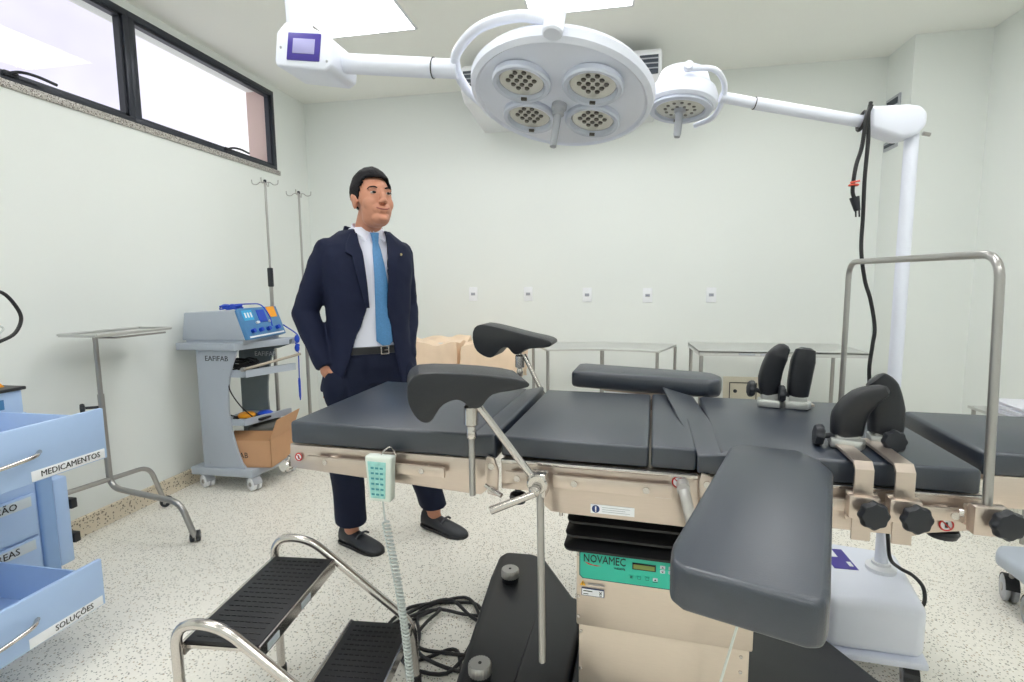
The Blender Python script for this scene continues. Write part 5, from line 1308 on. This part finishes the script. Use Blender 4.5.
for (S_, E_, W2) in ((RS, RE, RW), (LS, LE, LW)):
    We = W2 + (E_ - W2).normalized() * .0
    m.cap([S_ + V(0, 0, -.005), S_.lerp(E_, .5), E_], [.058, .060, .057], 20)
    m.tube([E_, E_.lerp(We, .3), E_.lerp(We, .65), We + (We - E_).normalized() * .012], [.060, .058, .052, .046], 20)
    m.ell(E_, (.060, .060, .060), n=18, m=12)
    m.ell(S_.lerp(V(0, .02, 1.46), .35) + V(0, 0, .002), (.066, .062, .045), n=18, m=12)
# lapels: thin folded leaves lying on the chest
def lapel(sg):
    pin = []; pout = []
    for z, w in ((1.475, .018), (1.43, .045), (1.39, .062), (1.375, .040), (1.33, .038), (1.26, .030), (1.19, .018), (1.15, .008)):
        a, bb, cy = jac(z); g_ = gap(z, sg)
        def yy(x):
            xx = min(abs(x) / a, .98); return cy - bb * (1 - xx ** 2.3) ** (1 / 2.3)
        pin.append(V(sg * (g_ - .006), yy(g_) - .004, z)); pout.append(V(sg * (g_ + w), yy(g_ + w) - .006, z))
    n_ = len(pin); th = V(0, -.007, 0)
    vs = pin + pout + [p + th for p in pin] + [p + th for p in pout]; fs = []
    for i in range(n_ - 1):
        fs += [[i, i + 1, n_ + i + 1, n_ + i], [2 * n_ + i, 3 * n_ + i, 3 * n_ + i + 1, 2 * n_ + i + 1], [i, 2 * n_ + i, 2 * n_ + i + 1, i + 1], [n_ + i, n_ + i + 1, 3 * n_ + i + 1, 3 * n_ + i]]
    fs += [[0, n_, 3 * n_, 2 * n_], [n_ - 1, 3 * n_ - 1, 4 * n_ - 1, 2 * n_ - 1]]
    q = M(MT); q.add(vs, fs); return q
m.v = [MT @ p for p in m.v]
def ja_f(p):
    return .005 * noise.noise(V(p.x * 8, p.y * 8, p.z * 12)) + .0035 * noise.noise(V(p.x * 20 + p.z * 14, p.y * 20, p.z * 16))
jk = obj('jacket', fuse(m, .0058, 2, ja_f), SUIT, man)
for sg in (-1, 1): obj('lapel', lapel(sg), SUIT, jk)
m = M(MT)
rg = []
for k in range(15):
    th_ = -PI * .42 + PI * .84 * k / 14 + PI / 2
    x, y = .082 * math.cos(th_), .018 + .076 * math.sin(th_)
    rg.append([V(x, y, 1.515), V(x * 1.12, y * 1.1, 1.515), V(x * 1.28, .018 + (y - .018) * 1.28, 1.478), V(x * 1.2, .018 + (y - .018) * 1.2, 1.474)])
m.loft(rg); obj('jacket_collar', m, SUIT, jk)
a, bb, cy = jac(1.38)
m = M(MT); m.lathe([(.006, 0), (.005, .003), (.001, .0035)], (.118, cy - bb * .86 - .012, 1.385), (.2, -1, 0), 12); obj('lapel_pin', m, mat('pin_gold', (220, 205, 150), .3, .6), jk)
# shoes
def shoe(A_, d, lift, name):
    Z = V(0, 0, 1); s_ = V(-d.y, d.x, 0); rg = []
    prof_ = [(-.085, .010, .06), (-.078, .028, .085), (-.05, .036, .088), (-.01, .038, .082), (.04, .040, .068), (.09, .046, .056), (.13, .047, .046), (.165, .038, .036), (.185, .020, .026), (.19, .006, .018)]
    for (u, w, h) in prof_:
        c = V(A_.x, A_.y, 0) + d * (u + .012); r_ = []
        base = lift * max(0, (.10 - u)) / .18
        for k in range(16):
            t = 2 * PI * k / 16; x = math.cos(t) * w; z = max(0, math.sin(t)) * h * .62 + h * .38 if math.sin(t) > 0 else h * .38 * (1 + math.sin(t))
            r_.append(c + s_ * x + Z * (z + base))
        rg.append(r_)
    q = M(MT); q.loft(rg); so_ = obj('shoe', q, SHOE, man)
    q = M(MT); rr = []
    o_l = []
    for (u, w, h) in prof_: o_l.append(V(A_.x, A_.y, 0) + d * (u + .012) + s_ * (w + .003) + Z * (.0 + lift * max(0, (.10 - u)) / .18))
    o_r = [V(A_.x, A_.y, 0) + d * (u + .012) - s_ * (w + .003) + Z * (.0 + lift * max(0, (.10 - u)) / .18) for (u, w, h) in prof_]
    loop = o_l + o_r[::-1]; n_ = len(loop); vs = loop + [p + Z * .014 for p in loop]
    fs = [[i, (i + 1) % n_, n_ + (i + 1) % n_, n_ + i] for i in range(n_)]
    for i in range(len(prof_) - 1):
        fs.append([i, n_ - 1 - i, n_ - 2 - i, i + 1]); fs.append([n_ + i, n_ + i + 1, 2 * n_ - 2 - i, 2 * n_ - 1 - i])
    q.add(vs, fs); obj('sole', q, RUBBER, so_)
    q = M(MT); c = V(A_.x, A_.y, 0) + d * .075 + Z * .072; q.tube(spline([c - s_ * .038 - Z * .012, c - s_ * .02 + Z * .001, c + Z * .004, c + s_ * .02 + Z * .001, c + s_ * .038 - Z * .012], 4), .005, 8); obj('strap', q, SHOE, so_)
shoe(RA, RD, 0, 'r'); shoe(LA, LD, .012, 'l')
